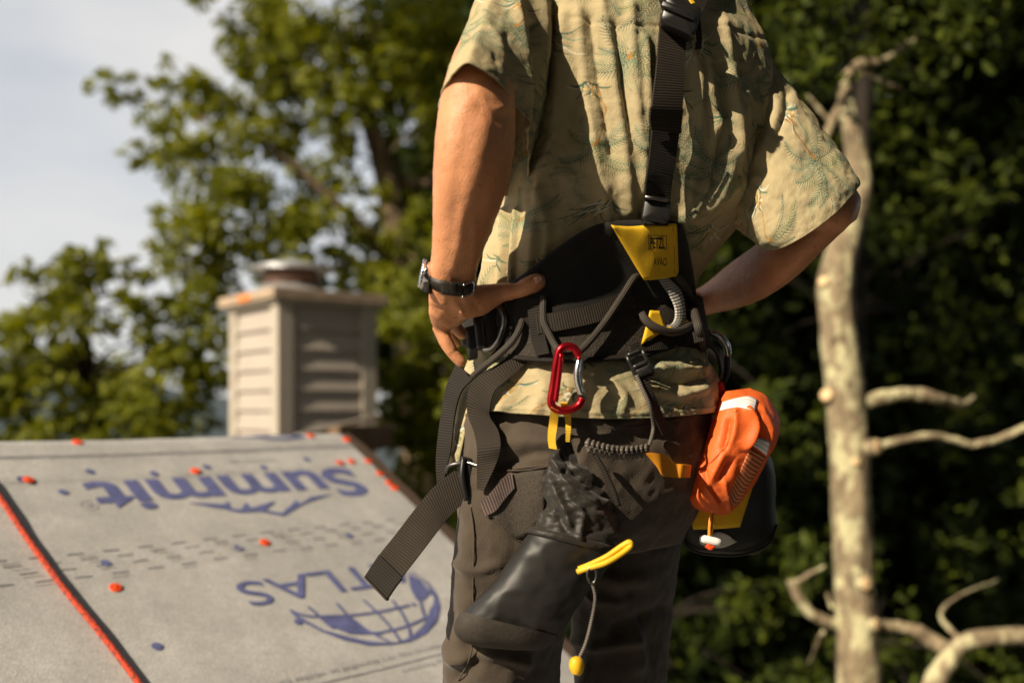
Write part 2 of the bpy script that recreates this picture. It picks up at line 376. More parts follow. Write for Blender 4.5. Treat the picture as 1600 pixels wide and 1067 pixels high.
# nailing dots, dashes and lines
for (x, y) in ((245, 1010), (165, 879), (372, 858), (140, 737), (240, 740), (323, 730), (98, 770), (478, 720), (411, 731), (545, 838), (33, 751)):
    a_, b_ = AB(x, y); ab_mesh('printed_mark', [circ(a_, b_, .0105)], ink)
for b0, w in ((-.026, .004), (-.034, .002), (-.128, .0018), (-.868, .0035)):
    ab_mesh('printed_mark', [[(a, b0), (a + .05, b0), (a + .05, b0 - w), (a, b0 - w)] for a in np.arange(-3.608, -.03, .0502) if b0 > -.1 or a < -.3 or b0 < -.8], ink2)
for k, b0 in enumerate((-.385, -.405, -.430, -.458)):
    ab_mesh('printed_mark', [[(a, b0), (a + .035, b0), (a + .035, b0 - .0035), (a, b0 - .0035)] for a in np.arange(-3.92 + .021 * k, -.06, .074)], ink3 if k % 3 else ink2)
    ab_mesh('printed_mark', [[(a, b0 - .012), (a + .035, b0 - .012), (a + .035, b0 - .014), (a, b0 - .014)] for a in np.arange(-3.9 + .013 * k, -.06, .148)], ink3)
roof_text('slip resistance may vary dependent on weather conditions', -.27, -.80, -.842, -.856, ink2)
roof_text('Cap Fasteners', -.33, -.46, -.884, -.897, ink2)
roof_text('FASTENING LINE', -.30, -.44, -.075, -.088, ink2)
roof_text('INSTALL WITH PRINTED SIDE UP', -.03, -.43, -.018, -.034, ink2)
gl2 = strip([(360, 680), (400, 684), (440, 688), (475, 684)], .012) + strip([(395, 682), (425, 678), (470, 681)], .01)
ab_mesh('printed_mark', gl2, ink)

# cap nails: orange plastic discs, each its own piece
cap_m = mat('orange_plastic', (.78, .075, .012), rough=.35, var=.15, scale=120)
capb = MB(); prof = [(0.0125, 0), (.0125, .0014), (.0108, .0024), (.0065, .0018), (.0042, .0017), (.0036, .003), (0.0008, .0032)]
capb.loft([[(r * math.cos(2 * math.pi * k / 20), r * math.sin(2 * math.pi * k / 20), z) for k in range(20)] for r, z in prof], True, (False, True))
cap_me = capb.mesh('cap_nail')
cap_me.materials.append(cap_m)
cap_me.polygons.foreach_set('use_smooth', [True] * len(cap_me.polygons))
caps = [(121, 691), (44, 752), (305, 736), (413, 850), (181, 917), (485, 683), (550, 689), (530, 725), (548, 723), (583, 722), (600, 740), (610, 754), (624, 762), (-60, 690), (-40, 860), (60, 1120), (330, 1130), (800, 1090)]
rq = Vector((0, 0, 1)).rotation_difference(N_)
for i, (x, y) in enumerate(caps):
    a_, b_ = AB(x, y); a_ = min(a_, -.008) if y < 800 else a_
    o = bpy.data.objects.new('cap_nail', cap_me); COL.objects.link(o); o.parent = ul; o.matrix_parent_inverse = MI(ul)
    o.location = RF(a_, b_, .0022) ; o.rotation_mode = 'QUATERNION'
    tilt = Vector((random.Random(i).uniform(-.08, .08), random.Random(i + 50).uniform(-.08, .08), 1)).rotation_difference(Vector((0, 0, 1)))
    o.rotation_quaternion = rq @ tilt
# ------------------------------------------------------------------ the rope on the roof
def rope_mat():
    m = mat('orange_rope', (.62, .055, .016), rough=.6, var=.15, scale=80); t = m.node_tree; b = t.nodes['Principled BSDF']
    uv = N(t, 'ShaderNodeUVMap'); mpn = N(t, 'ShaderNodeMapping'); mpn.inputs['Rotation'].default_value = (0, 0, math.radians(38))
    t.links.new(uv.outputs[0], mpn.inputs[0])
    w = N(t, 'ShaderNodeTexWave', wave_type='BANDS', bands_direction='X'); w.inputs['Scale'].default_value = 2 * math.pi / .0042 / 20
    t.links.new(mpn.outputs[0], w.inputs[0])
    bp = N(t, 'ShaderNodeBump'); bp.inputs['Strength'].default_value = .9; bp.inputs['Distance'].default_value = .0015; t.links.new(w.outputs['Fac'], bp.inputs['Height']); t.links.new(bp.outputs[0], b.inputs['Normal'])
    # dark tracer strands
    ck = N(t, 'ShaderNodeTexChecker'); ck.inputs['Scale'].default_value = 1; m2 = N(t, 'ShaderNodeMapping'); m2.inputs['Rotation'].default_value = (0, 0, math.radians(52)); m2.inputs['Scale'].default_value = (150, 62, 1)
    t.links.new(uv.outputs[0], m2.inputs[0]); t.links.new(m2.outputs[0], ck.inputs[0])
    n = N(t, 'ShaderNodeTexNoise'); n.inputs['Scale'].default_value = 170; t.links.new(uv.outputs[0], n.inputs[0])
    gt = N(t, 'ShaderNodeMath', operation='GREATER_THAN'); gt.inputs[1].default_value = .46; t.links.new(n.outputs['Fac'], gt.inputs[0])
    mu = N(t, 'ShaderNodeMath', operation='MULTIPLY'); t.links.new(gt.outputs[0], mu.inputs[0]); t.links.new(ck.outputs['Fac'], mu.inputs[1])
    mxn = N(t, 'ShaderNodeMix', data_type='RGBA'); mxn.inputs['B'].default_value = (.12, .03, .015, 1)
    t.links.new(b.inputs['Base Color'].links[0].from_socket, mxn.inputs['A']); t.links.new(mu.outputs[0], mxn.inputs['Factor']); t.links.new(mxn.outputs['Result'], b.inputs['Base Color'])
    return m
r0 = AB(-75, 690); rp = [(r0[0] - .03, .55), (r0[0] - .01, .25), r0] + [AB(*q) for q in ((-38, 737), (0, 788), (50, 858), (100, 925), (155, 994), (212, 1067), (290, 1180), (360, 1300))]
rope = MB().tube([RF(a_, b_, .0092 + .0012 * math.sin(k * 2.1)) for k, (a_, b_) in enumerate(rp)], .0058, n=14, k=24)
ro = rope.build('rope', rope_mat()); tag(ro, 'orange braided rope lying down the slope of the underlayment', 'rope')

# ------------------------------------------------------------------ the chimney chase
CH = P(438, 640, 5.4); CH.z = 0
_c = math.radians(-9); e2 = Vector((E_.x * math.cos(_c) - E_.y * math.sin(_c), E_.x * math.sin(_c) + E_.y * math.cos(_c), 0)); f2 = Vector((-e2.y, e2.x, 0))      # e2: along the shaded face, f2: along the lit face
cw, cl = .62, .56
zt, zb = CZ + (HY - 474) / F * 5.4, CZ - 1.6
chim = empty('chimney', CH + Vector((0, 0, zb)), 'beige lap sided chimney with a round metal flue cap behind the ridge', 'chimney')
sid = mat('beige_siding', (.40, .35, .30), rough=.6, var=.06, scale=6, bump=.15, bscale=90)
trim_m = mat('beige_trim', (.43, .38, .31), rough=.55, var=.06, scale=8, bump=.1)
capm = mat('chimney_cap_board', (.40, .30, .21), rough=.7, var=.25, scale=16, bump=.3, bscale=60)
core = MB().box(CH + e2 * cl / 2 + f2 * cw / 2 + Vector((0, 0, (zt + zb) / 2)), e2 * (cl / 2 - .03), f2 * (cw / 2 - .03), Vector((0, 0, (zt - zb) / 2)))
core.build('core', sid, chim, smooth=False)
exp_ = .112
def lap(c0, along, out, L, z):
    """one lap board: bottom edge proud, top edge tucked in"""
    z1 = z + exp_ + .015; pr = ((0, .012), (0, -.004)); d = MB()
    A = [c0 + out * .021 + Vector((0, 0, z)), c0 - out * .012 + Vector((0, 0, z)), c0 - out * .012 + Vector((0, 0, z1)), c0 - out * .004 + Vector((0, 0, z1))]
    B = [q + along * L for q in A]
    return d.loft([A, B], True, (True, True))
zs = np.arange(zt - .02 - exp_, zb, -exp_)
for z in zs:
    for c0, al, ou, L in ((CH + e2 * .02, e2, -f2, cl - .04), (CH + f2 * .02, f2, -e2, cw - .04)):
        if z > CZ - .75: lap(c0 + al * .035, al, ou, L - .07, z).build('siding_board', sid, chim, smooth=False)
big = MB()
for c0, al, ou, L in ((CH, e2, -f2, cl), (CH, f2, -e2, cw), (CH + f2 * cw, e2, f2, cl), (CH + e2 * cl, f2, e2, cw)):
    pass
# corner posts: L-shaped trim, proud of the boards
for cx_, cy_ in ((0, 0), (1, 0), (0, 1), (1, 1)):
    c = CH + e2 * (cl * cx_) + f2 * (cw * cy_); sx, sy = (1 if cx_ == 0 else -1), (1 if cy_ == 0 else -1)
    ex, fy = e2 * sx, f2 * sy
    o1 = [c - ex * .025 - fy * .025, c + ex * .065 - fy * .025, c + ex * .065 + fy * .0, c + ex * 0 + fy * 0, c + fy * .065, c - ex * .025 + fy * .065]
    MB().loft([[q + Vector((0, 0, z)) for q in o1] for z in (zb, zt)], True, (True, True)).build('corner_post', trim_m, chim, smooth=False)
cc = CH + e2 * cl / 2 + f2 * cw / 2
MB().bevbox(cc + Vector((0, 0, zt + .012)), e2 * (cl / 2 + .045), f2 * (cw / 2 + .045), Vector((0, 0, .012)), .004).build('frieze', trim_m, chim, smooth=False)
MB().bevbox(cc + Vector((0, 0, zt + .052)), e2 * (cl / 2 + .075), f2 * (cw / 2 + .075), Vector((0, 0, .028)), .006).build('cap_board', capm, chim, smooth=False)
otape = mat('orange_tape', (.75, .2, .02), rough=.5, var=.3, scale=40)
MB().box(cc - e2 * (cl / 2 + .0765) + Vector((0, 0, zt + .05)) + f2 * .0, e2 * .0012, f2 * .085, Vector((0, 0, .016))).build('tape', otape, chim, smooth=False)
steel = mat('galvanised_steel', (.66, .67, .69), rough=.34, var=.12, scale=20, metal=.75, bump=.05, bscale=30)
rust = mat('weathered_steel', (.2, .12, .09), rough=.5, var=.4, scale=22, metal=.6)
def lathe(prof, c, n=40):
    return MB().loft([[c + Vector((r * math.cos(2 * math.pi * k / n), r * math.sin(2 * math.pi * k / n), z)) for k in range(n)] for r, z in prof], True, (True, True))
fc = cc + Vector((0, 0, zt + .078)) - e2 * .06 + f2 * .02
lathe([(.24, 0), (.237, .014), (.19, .045), (.165, .055), (.16, .065)], fc).build('flashing', steel, chim)
lathe([(.158, .06), (.158, .10), (.168, .102), (.168, .114), (.155, .116), (.155, .155)], fc).build('flue_pipe', rust, chim)
lathe([(.238, .150), (.243, .156), (.24, .163), (.18, .182), (.1, .20), (.05, .206), (.035, .216), (.004, .217)], fc).build('flue_cap', steel, chim)
# loose flashing board at the foot of the chimney
MB().bevbox(P(522, 668, 4.7), Vector((.16, .17, .045)), Vector((-.05, .05, -.01)), Vector((-.01, -.01, .05)).normalized() * .012, .004).build('step_flashing', trim_m, chim, smooth=False)
MB().bevbox(P(545, 690, 4.75), Vector((.11, .12, .0)), Vector((-.1, .1, -.03)), Vector((0, 0, .05)), .006).build('foot_board', deck_m, chim, smooth=False)

# ------------------------------------------------------------------ trees
bark_grey = mat('pale_bark', (.34, .265, .16), rough=.9, var=.35, scale=24, bump=1.0, bscale=60, col2=(.11, .08, .05), stretch=(1, 1, .5))
bark_grey.node_tree.nodes['Bump'].inputs['Distance'].default_value = .012
bark_mid = mat('brown_bark', (.14, .10, .06), rough=.95, var=.35, scale=24, bump=1, bscale=50, stretch=(1, 1, .4))
bark_dark = mat('dark_bark', (.022, .016, .011), rough=.95, var=.3, scale=20, bump=1, bscale=50, stretch=(1, 1, .4))
cut_m = mat('cut_wood', (.72, .5, .27), rough=.7, var=.15, scale=60)
leaf_sun = leaf_mat('leaf_sunlit_green', (.07, .088, .007), (.25, .265, .02), .4)  # sunlit version of the leaves, brightness put into the colour
leaf_deep = leaf_mat('leaf_half_shade_green', (.012, .022, .005), (.11, .14, .014), .3, .15)  # half-shaded version, darkened in the leaf colour
leaf_shaded = leaf_mat('leaf_shade_green', (.008, .013, .004), (.028, .04, .008), .12, .05)  # shade of the deep wood put into a near-black leaf colour
def leaves_mesh(name, centers, radii, counts, size, seed, up=.35, flat=.8):
    r = np.random.RandomState(seed); cs = np.repeat(np.array([tuple(c) for c in centers], float), counts, 0); rs = np.repeat(np.array(radii, float), counts)
    n = len(cs); d = r.normal(size=(n, 3)); d /= np.linalg.norm(d, axis=1)[:, None]
    rad = rs * r.uniform(0, 1, n) ** .45; d[:, 2] *= flat
    p = cs + d * rad[:, None]
    nr = r.normal(size=(n, 3)); nr[:, 2] += up; nr[:, 1] -= .3; nr /= np.linalg.norm(nr, axis=1)[:, None]
    a = np.cross(nr, r.normal(size=(n, 3))); a /= np.linalg.norm(a, axis=1)[:, None]; b = np.cross(nr, a)
    s = size * r.uniform(.55, 1.25, n)[:, None]
    # a six-sided leaf folded a little along its rib
    pts = [(-1, 0, 0), (-.25, .42, .12), (.45, .34, .12), (1, 0, 0), (.45, -.34, .12), (-.25, -.42, .12)]
    v = np.stack([p + s * (x * a + y * b + z * nr) for x, y, z in pts], 1).reshape(-1, 3)
    me = bpy.data.meshes.new(name); i = np.arange(n)[:, None] * 6
    fc_ = np.concatenate([i + np.array([[0, 1, 2, 3]]), i + np.array([[0, 3, 4, 5]])], 1).reshape(-1, 4)
    me.vertices.add(n * 6); me.vertices.foreach_set('co', v.astype(np.float32).ravel())
    me.loops.add(n * 8); me.loops.foreach_set('vertex_index', fc_.astype(np.int32).ravel())
    me.polygons.add(n * 2); me.polygons.foreach_set('loop_start', np.arange(0, n * 8, 4, dtype=np.int32))
    me.update(calc_edges=True)
    at = me.attributes.new('tint', 'FLOAT', 'POINT')
    cl_t = np.repeat(r.uniform(0, 1, len(centers)), counts)
    at.data.foreach_set('value', np.repeat(np.clip(.45 * cl_t + .55 * r.uniform(0, 1, n), 0, 1), 6).astype(np.float32))
    return me
def tree(name, label, trunk_pts, trunk_r, limbs, clumps, mats, size=.05, seed=1, group=None, dens=1., cat_='tree', jitter=.5):
    """trunk_pts / limbs in world space, clumps as (px, py, depth, radius in metres)"""
    r = random.Random(seed); root = empty(name, trunk_pts[0], label, cat_, group)
    tr = MB().tube(trunk_pts, trunk_r, n=14, k=8)
    for q, rr in limbs: tr.tube(q, rr, n=8, k=5)
    C, R, K = [], [], []
    for (x, y, Y, rad) in clumps:
        c = P(x, y, Y); 
        for k in range(5):
            cc_ = c + Vector((r.gauss(0, 1), r.gauss(0, 1), r.gauss(0, .8))) * rad * jitter
            C.append(cc_); R.append(rad * r.uniform(.35, .6)); K.append(int(max(4, dens * 26 * (R[-1] / size / 6) ** 2)))
        # a twig from the nearest trunk point
        tp = min(trunk_pts, key=lambda q: (Vector(q) - c).length + .6 * max(0, Vector(q).z - c.z))
        mid = (Vector(tp) + c) / 2 + Vector((r.uniform(-.1, .1), r.uniform(-.1, .1), .12))
        if (Vector(tp) - c).length < 1.3: tr.tube([tp, mid, c], [.018, .011, .003], n=6, k=4)
    tr.build('trunk', mats[0], root)
    link('crown', leaves_mesh('crown', C, R, K, size, seed), mats[1], root, smooth=False)
    return root
rnd = random.Random(11)
# big tree behind the chimney
A1 = [(165, 125, .16), (205, 148, .2), (238, 178, .22), (268, 128, .2), (310, 120, .28), (330, 170, .35), (300, 215, .3), (375, 110, .22), (380, 160, .35), (420, 150, .4), (350, 240, .4), (260, 210, .2),
      (215, 245, .15), (240, 265, .22), (290, 280, .35), (350, 300, .45), (420, 240, .45), (430, 310, .5), (480, 270, .3), (255, 345, .2), (290, 370, .35), (350, 375, .45), (260, 395, .2),
      (410, 380, .5), (460, 370, .4), (350, 440, .4), (300, 450, .22), (420, 450, .45), (480, 430, .35), (535, 440, .25), (330, 520, .35), (300, 560, .35), (560, 300, .22), (600, 330, .2), (545, 220, .3),
      (340, 20, .3), (360, 50, .35), (420, 30, .5), (380, 85, .22), (470, 60, .5), (520, 30, .5), (560, 90, .5), (500, 130, .45), (600, 40, .5), (640, 90, .5), (440, 110, .35), (600, 140, .35), (660, 30, .5), (680, 120, .4),
      (520, 190, .3), (560, 170, .25), (660, 220, .22), (590, 230, .2), (540, 250, .25), (660, 290, .2), (620, 390, .25), (660, 420, .3), (600, 280, .18), (560, 380, .25), (520, 340, .25), (640, 470, .4), (610, 440, .2),
      (700, 60, .6), (760, 40, .7), (640, 340, .22), (575, 420, .2)]
tp = [P(668, 900, 9.4), P(650, 640, 9.3), P(628, 420, 9.2), P(600, 260, 9.1), P(560, 150, 9.0), P(520, 60, 9.0)]
tree('oak_tree', 'large sunlit leafy tree behind the chimney, sky showing through gaps', tp, [.19, .17, .14, .11, .07, .04],
     [([P(625, 420, 9.2), P(540, 330, 8.9), P(430, 240, 8.7), P(300, 180, 8.6)], [.07, .05, .03, .015]), ([P(600, 270, 9.1), P(680, 280, 9.3), P(760, 100, 9.4)], [.07, .05, .03])],
     [(x, y, 9.0 + rnd.uniform(-.8, .8), q) for x, y, q in A1], (bark_mid, leaf_sun), size=.054, seed=3, group='trees around the house', dens=7.8, jitter=.44)
# low tree at far left
A2 = [(40, 440, .12), (70, 430, .16), (95, 460, .2), (140, 410, .18), (165, 425, .22), (120, 480, .3), (170, 470, .25), (215, 425, .14), (235, 470, .16), (30, 510, .35), (10, 560, .4), (80, 540, .3), (60, 600, .35), (20, 640, .3), (130, 560, .35),
      (180, 590, .4), (120, 630, .4), (200, 640, .4), (260, 600, .35), (250, 540, .22), (290, 500, .22), (310, 580, .3), (270, 660, .4), (150, 690, .4), (220, 520, .14), (75, 660, .3), (320, 640, .35), (40, 690, .35)]
tp = [P(150, 900, 7.6), P(150, 740, 7.5), P(140, 600, 7.5), P(125, 500, 7.4), P(120, 440, 7.4)]
tree('young_oak_tree', 'lower bushy tree at the far left over the ridge', tp, [.1, .09, .07, .04, .02], [], [(x, y, 7.4 + rnd.uniform(-.5, .5), q) for x, y, q in A2], (bark_dark, leaf_sun), size=.055, seed=5, group='trees around the house', dens=7.8, jitter=.44)
# shrub below the rake
A3 = [(620, 600, .3), (660, 560, .35), (700, 520, .35), (640, 680, .3), (690, 640, .35), (670, 740, .3), (720, 700, .35), (620, 740, .25), (720, 800, .3), (610, 660, .25), (690, 590, .3), (760, 620, .4), (640, 620, .3)]
tree('shrub', 'green shrub seen between the chimney and the man', [P(690, 1000, 6.6), P(690, 760, 6.6), P(680, 600, 6.6)], [.06, .04, .02], [], [(x, y, 6.6 + rnd.uniform(-.4, .4), q) for x, y, q in A3], (bark_dark, leaf_sun), size=.05, seed=8, dens=6.5, cat_='shrub')

# the wood on the right: near trees with a few sunlit sprays, deeper trees with shade put into their leaf colour
def wood(label, x0, x1, Y, seed, n, mats, rad, size, dens, py0=-250, py1=1150, tx=None):
    r = random.Random(seed); tx = tx or (x0 + x1) / 2
    tp = [P(tx + 20, 1700, Y), P(tx, 1000, Y), P(tx - 10, 500, Y), P(tx + 10, 0, Y), P(tx, -300, Y)]
    tree('forest_tree', label, tp, [.10, .09, .08, .05, .03], [], [(r.uniform(x0, x1), r.uniform(py0, py1), Y + r.uniform(-1, 1), rad * r.uniform(.6, 1.3)) for _ in range(n)], mats, size=size, seed=seed, group='trees of the wood on the right', dens=dens)
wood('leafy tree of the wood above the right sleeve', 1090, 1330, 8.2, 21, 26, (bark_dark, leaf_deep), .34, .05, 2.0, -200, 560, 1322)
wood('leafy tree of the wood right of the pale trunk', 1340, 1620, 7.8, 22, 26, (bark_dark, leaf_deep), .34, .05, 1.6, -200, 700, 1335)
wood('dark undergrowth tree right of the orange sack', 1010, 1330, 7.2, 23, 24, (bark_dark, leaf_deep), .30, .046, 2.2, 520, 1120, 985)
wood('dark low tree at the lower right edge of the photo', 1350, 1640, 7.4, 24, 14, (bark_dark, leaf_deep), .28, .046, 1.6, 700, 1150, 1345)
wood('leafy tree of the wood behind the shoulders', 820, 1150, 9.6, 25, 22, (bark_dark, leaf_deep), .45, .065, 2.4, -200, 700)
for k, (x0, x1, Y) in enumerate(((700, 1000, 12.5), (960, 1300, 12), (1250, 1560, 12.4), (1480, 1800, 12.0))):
    wood(('shaded tree deep in the wood behind the left sleeve', 'shaded tree deep in the wood behind the right shoulder', 'shaded tree deep in the wood behind the pale trunk', 'shaded tree deep in the wood at the right edge')[k], x0, x1, Y, 40 + k, 70, (bark_dark, leaf_shaded), .75, .13, 1.6, -320, 1150, (850, 985, 1318, 1690)[k])
mass = []; r_ = random.Random(77)
for k in range(230): mass.append((P(r_.uniform(620, 2000), r_.uniform(-420, 1150), r_.uniform(14.5, 18)), r_.uniform(.8, 1.5)))
for k in range(110): mass.append((P(r_.uniform(930, 2050), r_.uniform(-420, 1150), r_.uniform(18, 22)), r_.uniform(1.3, 2.2)))
mass += [(P(x, y, 17.5), 1.5) for x, y in ((1390, 500), (1380, 470), (1420, 520), (1360, 520), (1450, 480))]
mo = link('wood_beyond', leaves_mesh('wood_beyond', [m[0] for m in mass], [m[1] for m in mass], [300] * 230 + [420] * 115, .27, 9), leaf_shaded, None, smooth=False)
tag(mo, 'dark mass of leaves deep in the wood', 'wood', kind='stuff')

# added out of frame: a tree shading the wood, leaves blocking the sky
sh = [(-6.2 + r_.uniform(-1.2, 1.2), r_.uniform(-.2, 3.6), CZ + r_.uniform(6.6, 12)) for _ in range(40)]
st = empty('added_shade_tree', (-6.6, 3.5, 0), 'unseen tree added left of the house to shade the wood', 'tree')
MB().tube([(-6.6, 3.5, -.5), (-6.5, 3.4, 5), (-6.3, 2.6, 11.5), (-6.1, 1.8, 15)], [.16, .14, .1, .04], n=12, k=6).build('trunk', bark_dark, st)
link('crown', leaves_mesh('crown', sh, [.8] * 40, [60] * 40, .17, 31), leaf_deep, st, smooth=False)
ar = []  # added canopy and leaf walls that keep sky light off the scene
for k in range(760):
    if k % 6 == 0: q = (r_.uniform(-.3, 9), r_.uniform(5, 15), CZ + r_.uniform(8, 10.5))
    elif k % 3 == 0: q = (r_.uniform(6.5, 10.5), r_.uniform(-9, 7), r_.uniform(0, 16))
    elif k % 3 == 1: q = (r_.uniform(-9, 8), r_.uniform(-13, -9), r_.uniform(0, 18))
    else: q = (r_.uniform(-2.2, 9), r_.uniform(-12, 6), CZ + r_.uniform(6.2, 9))
    ar.append(q)
wa = link('sky_blocking_leaves', leaves_mesh('sky_blocking_leaves', ar, [1.3] * 760, [60] * 760, .42, 33), leaf_shaded, None, smooth=False)
tag(wa, 'unseen leaf mass added overhead, right and behind to block sky light', 'wood', kind='stuff')

# the pale pruned trunk on the right
t = bark_grey.node_tree; b = t.nodes['Principled BSDF']; old = b.inputs['Base Color'].links[0].from_socket
c_ = N(t, 'ShaderNodeTexCoord'); mpn = N(t, 'ShaderNodeMapping'); mpn.inputs['Scale'].default_value = (9, 9, 5); nz = N(t, 'ShaderNodeTexNoise'); nz.inputs['Scale'].default_value = 1.4; nz.inputs['Detail'].default_value = 8; nz.inputs['Roughness'].default_value = .7
t.links.new(c_.outputs['Object'], mpn.inputs[0]); t.links.new(mpn.outputs[0], nz.inputs[0]); rg_ = N(t, 'ShaderNodeMapRange'); rg_.inputs['From Min'].default_value = .49; rg_.inputs['From Max'].default_value = .57; t.links.new(nz.outputs['Fac'], rg_.inputs[0])
ml = N(t, 'ShaderNodeMix', data_type='RGBA'); ml.inputs['B'].default_value = (.50, .46, .27, 1); t.links.new(old, ml.inputs['A']); t.links.new(rg_.outputs[0], ml.inputs['Factor']); t.links.new(ml.outputs['Result'], b.inputs['Base Color'])
pt = empty('pruned_tree', P(1345, 2300, 4.4), 'pale bare trunk with sawn branch stubs right of the man', 'tree')
TY = 4.4
def Q(x, y, dy=0): return P(x, y, TY + dy)
tb = MB(); ctr = [(1350, 2300), (1345, 1400), (1342, 1067), (1334, 900), (1330, 800), (1327, 700), (1318, 600), (1308, 500), (1306, 440), (1322, 370), (1340, 300), (1337, 235), (1325, 170), (1318, 120)]
hw = [42, 36, 33, 30, 30, 31, 29, 27, 28, 24, 21, 17, 12, 8]
cp = cat([tuple(Q(*c)) for c in ctr], 14); hr = np.interp(np.linspace(0, 1, len(cp)), np.linspace(0, 1, len(hw)), hw) * TY / F
rings = []
for i in range(len(cp)):
    a = np.linspace(0, 2 * np.pi, 36, endpoint=False); q = np.stack([np.cos(a), np.sin(a), np.full(36, cp[i, 2] * 3)], 1)
    rr = hr[i] * (1 + .14 * fbm(q * np.array([1.6, 1.6, 1.3]), 4))
    rings.append(cp[i] + rr[:, None] * np.stack([np.cos(a), np.sin(a), 0 * a], 1))
tb.loft(rings, True, (True, True)); tb.build('trunk', bark_grey, pt)
def limb(pts, r):
    o = MB().tube([Q(*q) for q in pts], [q * .8 for q in r], n=12, k=8)
    # knobbly bark
    v = np.array(o.v); v += .010 * np.stack([noise3(v * 16 + s) for s in (0, 31, 57)], 1); o.v = [tuple(q) for q in v]
    return o
for pts, r in (([(1322, 150), (1300, 190), (1285, 240, -.05), (1300, 280), (1320, 310)], [.016, .022, .025, .025, .02]),
               ([(1320, 190), (1320, 130), (1345, 100), (1380, 95), (1420, 70, .1), (1445, 40, .1)], [.03, .03, .026, .022, .018, .012]),
               ([(1345, 112), (1390, 130), (1410, 140)], [.014, .012, .007]), ([(1300, 195), (1275, 165), (1262, 148)], [.014, .01, .006]),
               ([(1340, 632), (1375, 622), (1420, 615), (1460, 620), (1502, 632, .1), (1520, 620, .15)], [.045, .04, .036, .033, .022, .012]),
               ([(1365, 700), (1400, 690), (1450, 680), (1490, 686), (1522, 694), (1560, 685), (1620, 660)], [.02, .02, .018, .02, .022, .02, .018]),
               ([(1310, 975), (1285, 968), (1258, 950), (1240, 915), (1236, 905)], [.028, .03, .03, .028, .02]), ([(1240, 910), (1262, 898), (1288, 884)], [.018, .013, .008]),
               ([(1430, 982, -.1), (1455, 1000, -.1), (1480, 1014, -.15)], [.035, .04, .04]),
               ([(1430, 1120, -.2), (1470, 1050, -.2), (1500, 1008, -.2), (1540, 996, -.2), (1640, 992, -.2)], [.06, .055, .05, .048, .045]),
               ([(1350, 975, -.05), (1400, 978, 0), (1432, 984, -.08)], [.03, .03, .03]),
               ([(1500, 1000, -.2), (1470, 960, 0), (1500, 930, .1), (1560, 905, .2)], [.016, .012, .008, .004]), ([(1285, 985), (1275, 1010, .1), (1262, 1040, .2)], [.012, .008, .004]), ([(1300, 950), (1292, 925, .1)], [.012, .006])):
    limb(pts, r).build('branch', bark_grey, pt)
for (x, y, r) in ((1291, 617, 10), (1372, 698, 12), (1355, 912, 11), (1370, 975, 10), (1286, 440, 8), (1338, 722, 7)):
    c = Q(x, y, -.095 if x > 1300 else -.05); rr = r * TY / F; ax = Vector(((x - 1330) / 60., -.8, .15)).normalized()
    s = MB().tube([c - ax * .1, c - ax * .02, c], [rr * 1.35, rr * 1.1, rr], n=14, k=3, cap=False); st = s.build('stub', bark_grey, pt)
    v1 = ax.orthogonal().normalized(); v2 = ax.cross(v1)
    MB().loft([[c + ax * h + (v1 * math.cos(t) + v2 * math.sin(t)) * rr * k for t in np.linspace(0, 2 * np.pi, 14, endpoint=False)] for h, k in ((-.004, 1.0), (.003, .96), (.0045, .5), (.004, .1))], True, (False, True)).build('cut_face', cut_m, st)
lc = [(1180 + 26 * k + rnd.uniform(-20, 20), rnd.uniform(-230, 40), TY + rnd.uniform(-.5, .6)) for k in range(16)]
lc += [(x, y, TY + rnd.uniform(-.3, .4)) for x, y in ((1290, 60), (1330, 40), (1375, 60), (1420, 50), (1455, 30), (1400, 110), (1440, 90), (1270, 120), (1250, 60), (1500, 60))]
link('crown', leaves_mesh('crown', [P(*q) for q in lc], [.2] * 26, [70] * 16 + [34] * 10, .04, 14), leaf_deep, pt, smooth=False)
# ------------------------------------------------------------------ the man
# Rings are given by what the photograph shows of each cross-section (left and right edge) and a real depth.
man_root = empty('person', CAMV + R0 + Vector((.58, -1.5, -.9)), 'man with hands on hips in palm print shirt, harness and brown work trousers', 'person')
def hexrgb(h): 
    c = np.array([int(h[i:i + 2], 16) for i in (0, 2, 4)]) / 255.; return np.where(c < .04045, c / 12.92, ((c + .055) / 1.055) ** 2.4)

# --- the printed cloth, drawn stroke by stroke into a tile of 0.64 m
TS, TM = 1536, .62
cloth = np.zeros((TS, TS, 3)); 
yy, xx = np.mgrid[0:TS, 0:TS]
base_c = hexrgb('b5a681')
cloth[:] = base_c
rs_ = np.random.RandomState(5)
slub_h = np.repeat(rs_.normal(0, 1, (TS, TS // 48 + 1)), 48, 1)[:, :TS]; slub_v = np.repeat(rs_.normal(0, 1, (TS // 48 + 1, TS)), 48, 0)[:TS]
cloth *= (1 + .035 * slub_h + .03 * slub_v)[..., None]
def stroke(x0, y0, x1, y1, w0, w1, col, alpha=1.):
    """tapered stroke, metres, wrapping round the tile"""
    k = TS / TM; x0, y0, x1, y1, w0, w1 = x0 * k, y0 * k, x1 * k, y1 * k, w0 * k, w1 * k; m = max(w0, w1) + 2
    ax, bx, ay, by = int(min(x0, x1) - m), int(max(x0, x1) + m) + 1, int(min(y0, y1) - m), int(max(y0, y1) + m) + 1
    X, Y = np.meshgrid(np.arange(ax, bx), np.arange(ay, by)); dx, dy = x1 - x0, y1 - y0; L = dx * dx + dy * dy + 1e-6
    tt = np.clip(((X - x0) * dx + (Y - y0) * dy) / L, 0, 1); d = np.hypot(X - x0 - tt * dx, Y - y0 - tt * dy) - (w0 + (w1 - w0) * tt) / 2
    a = np.clip(.5 - d, 0, 1) * alpha; ix, iy = np.mod(X, TS), np.mod(Y, TS)
    cloth[iy, ix] = cloth[iy, ix] * (1 - a[..., None]) + col * a[..., None]
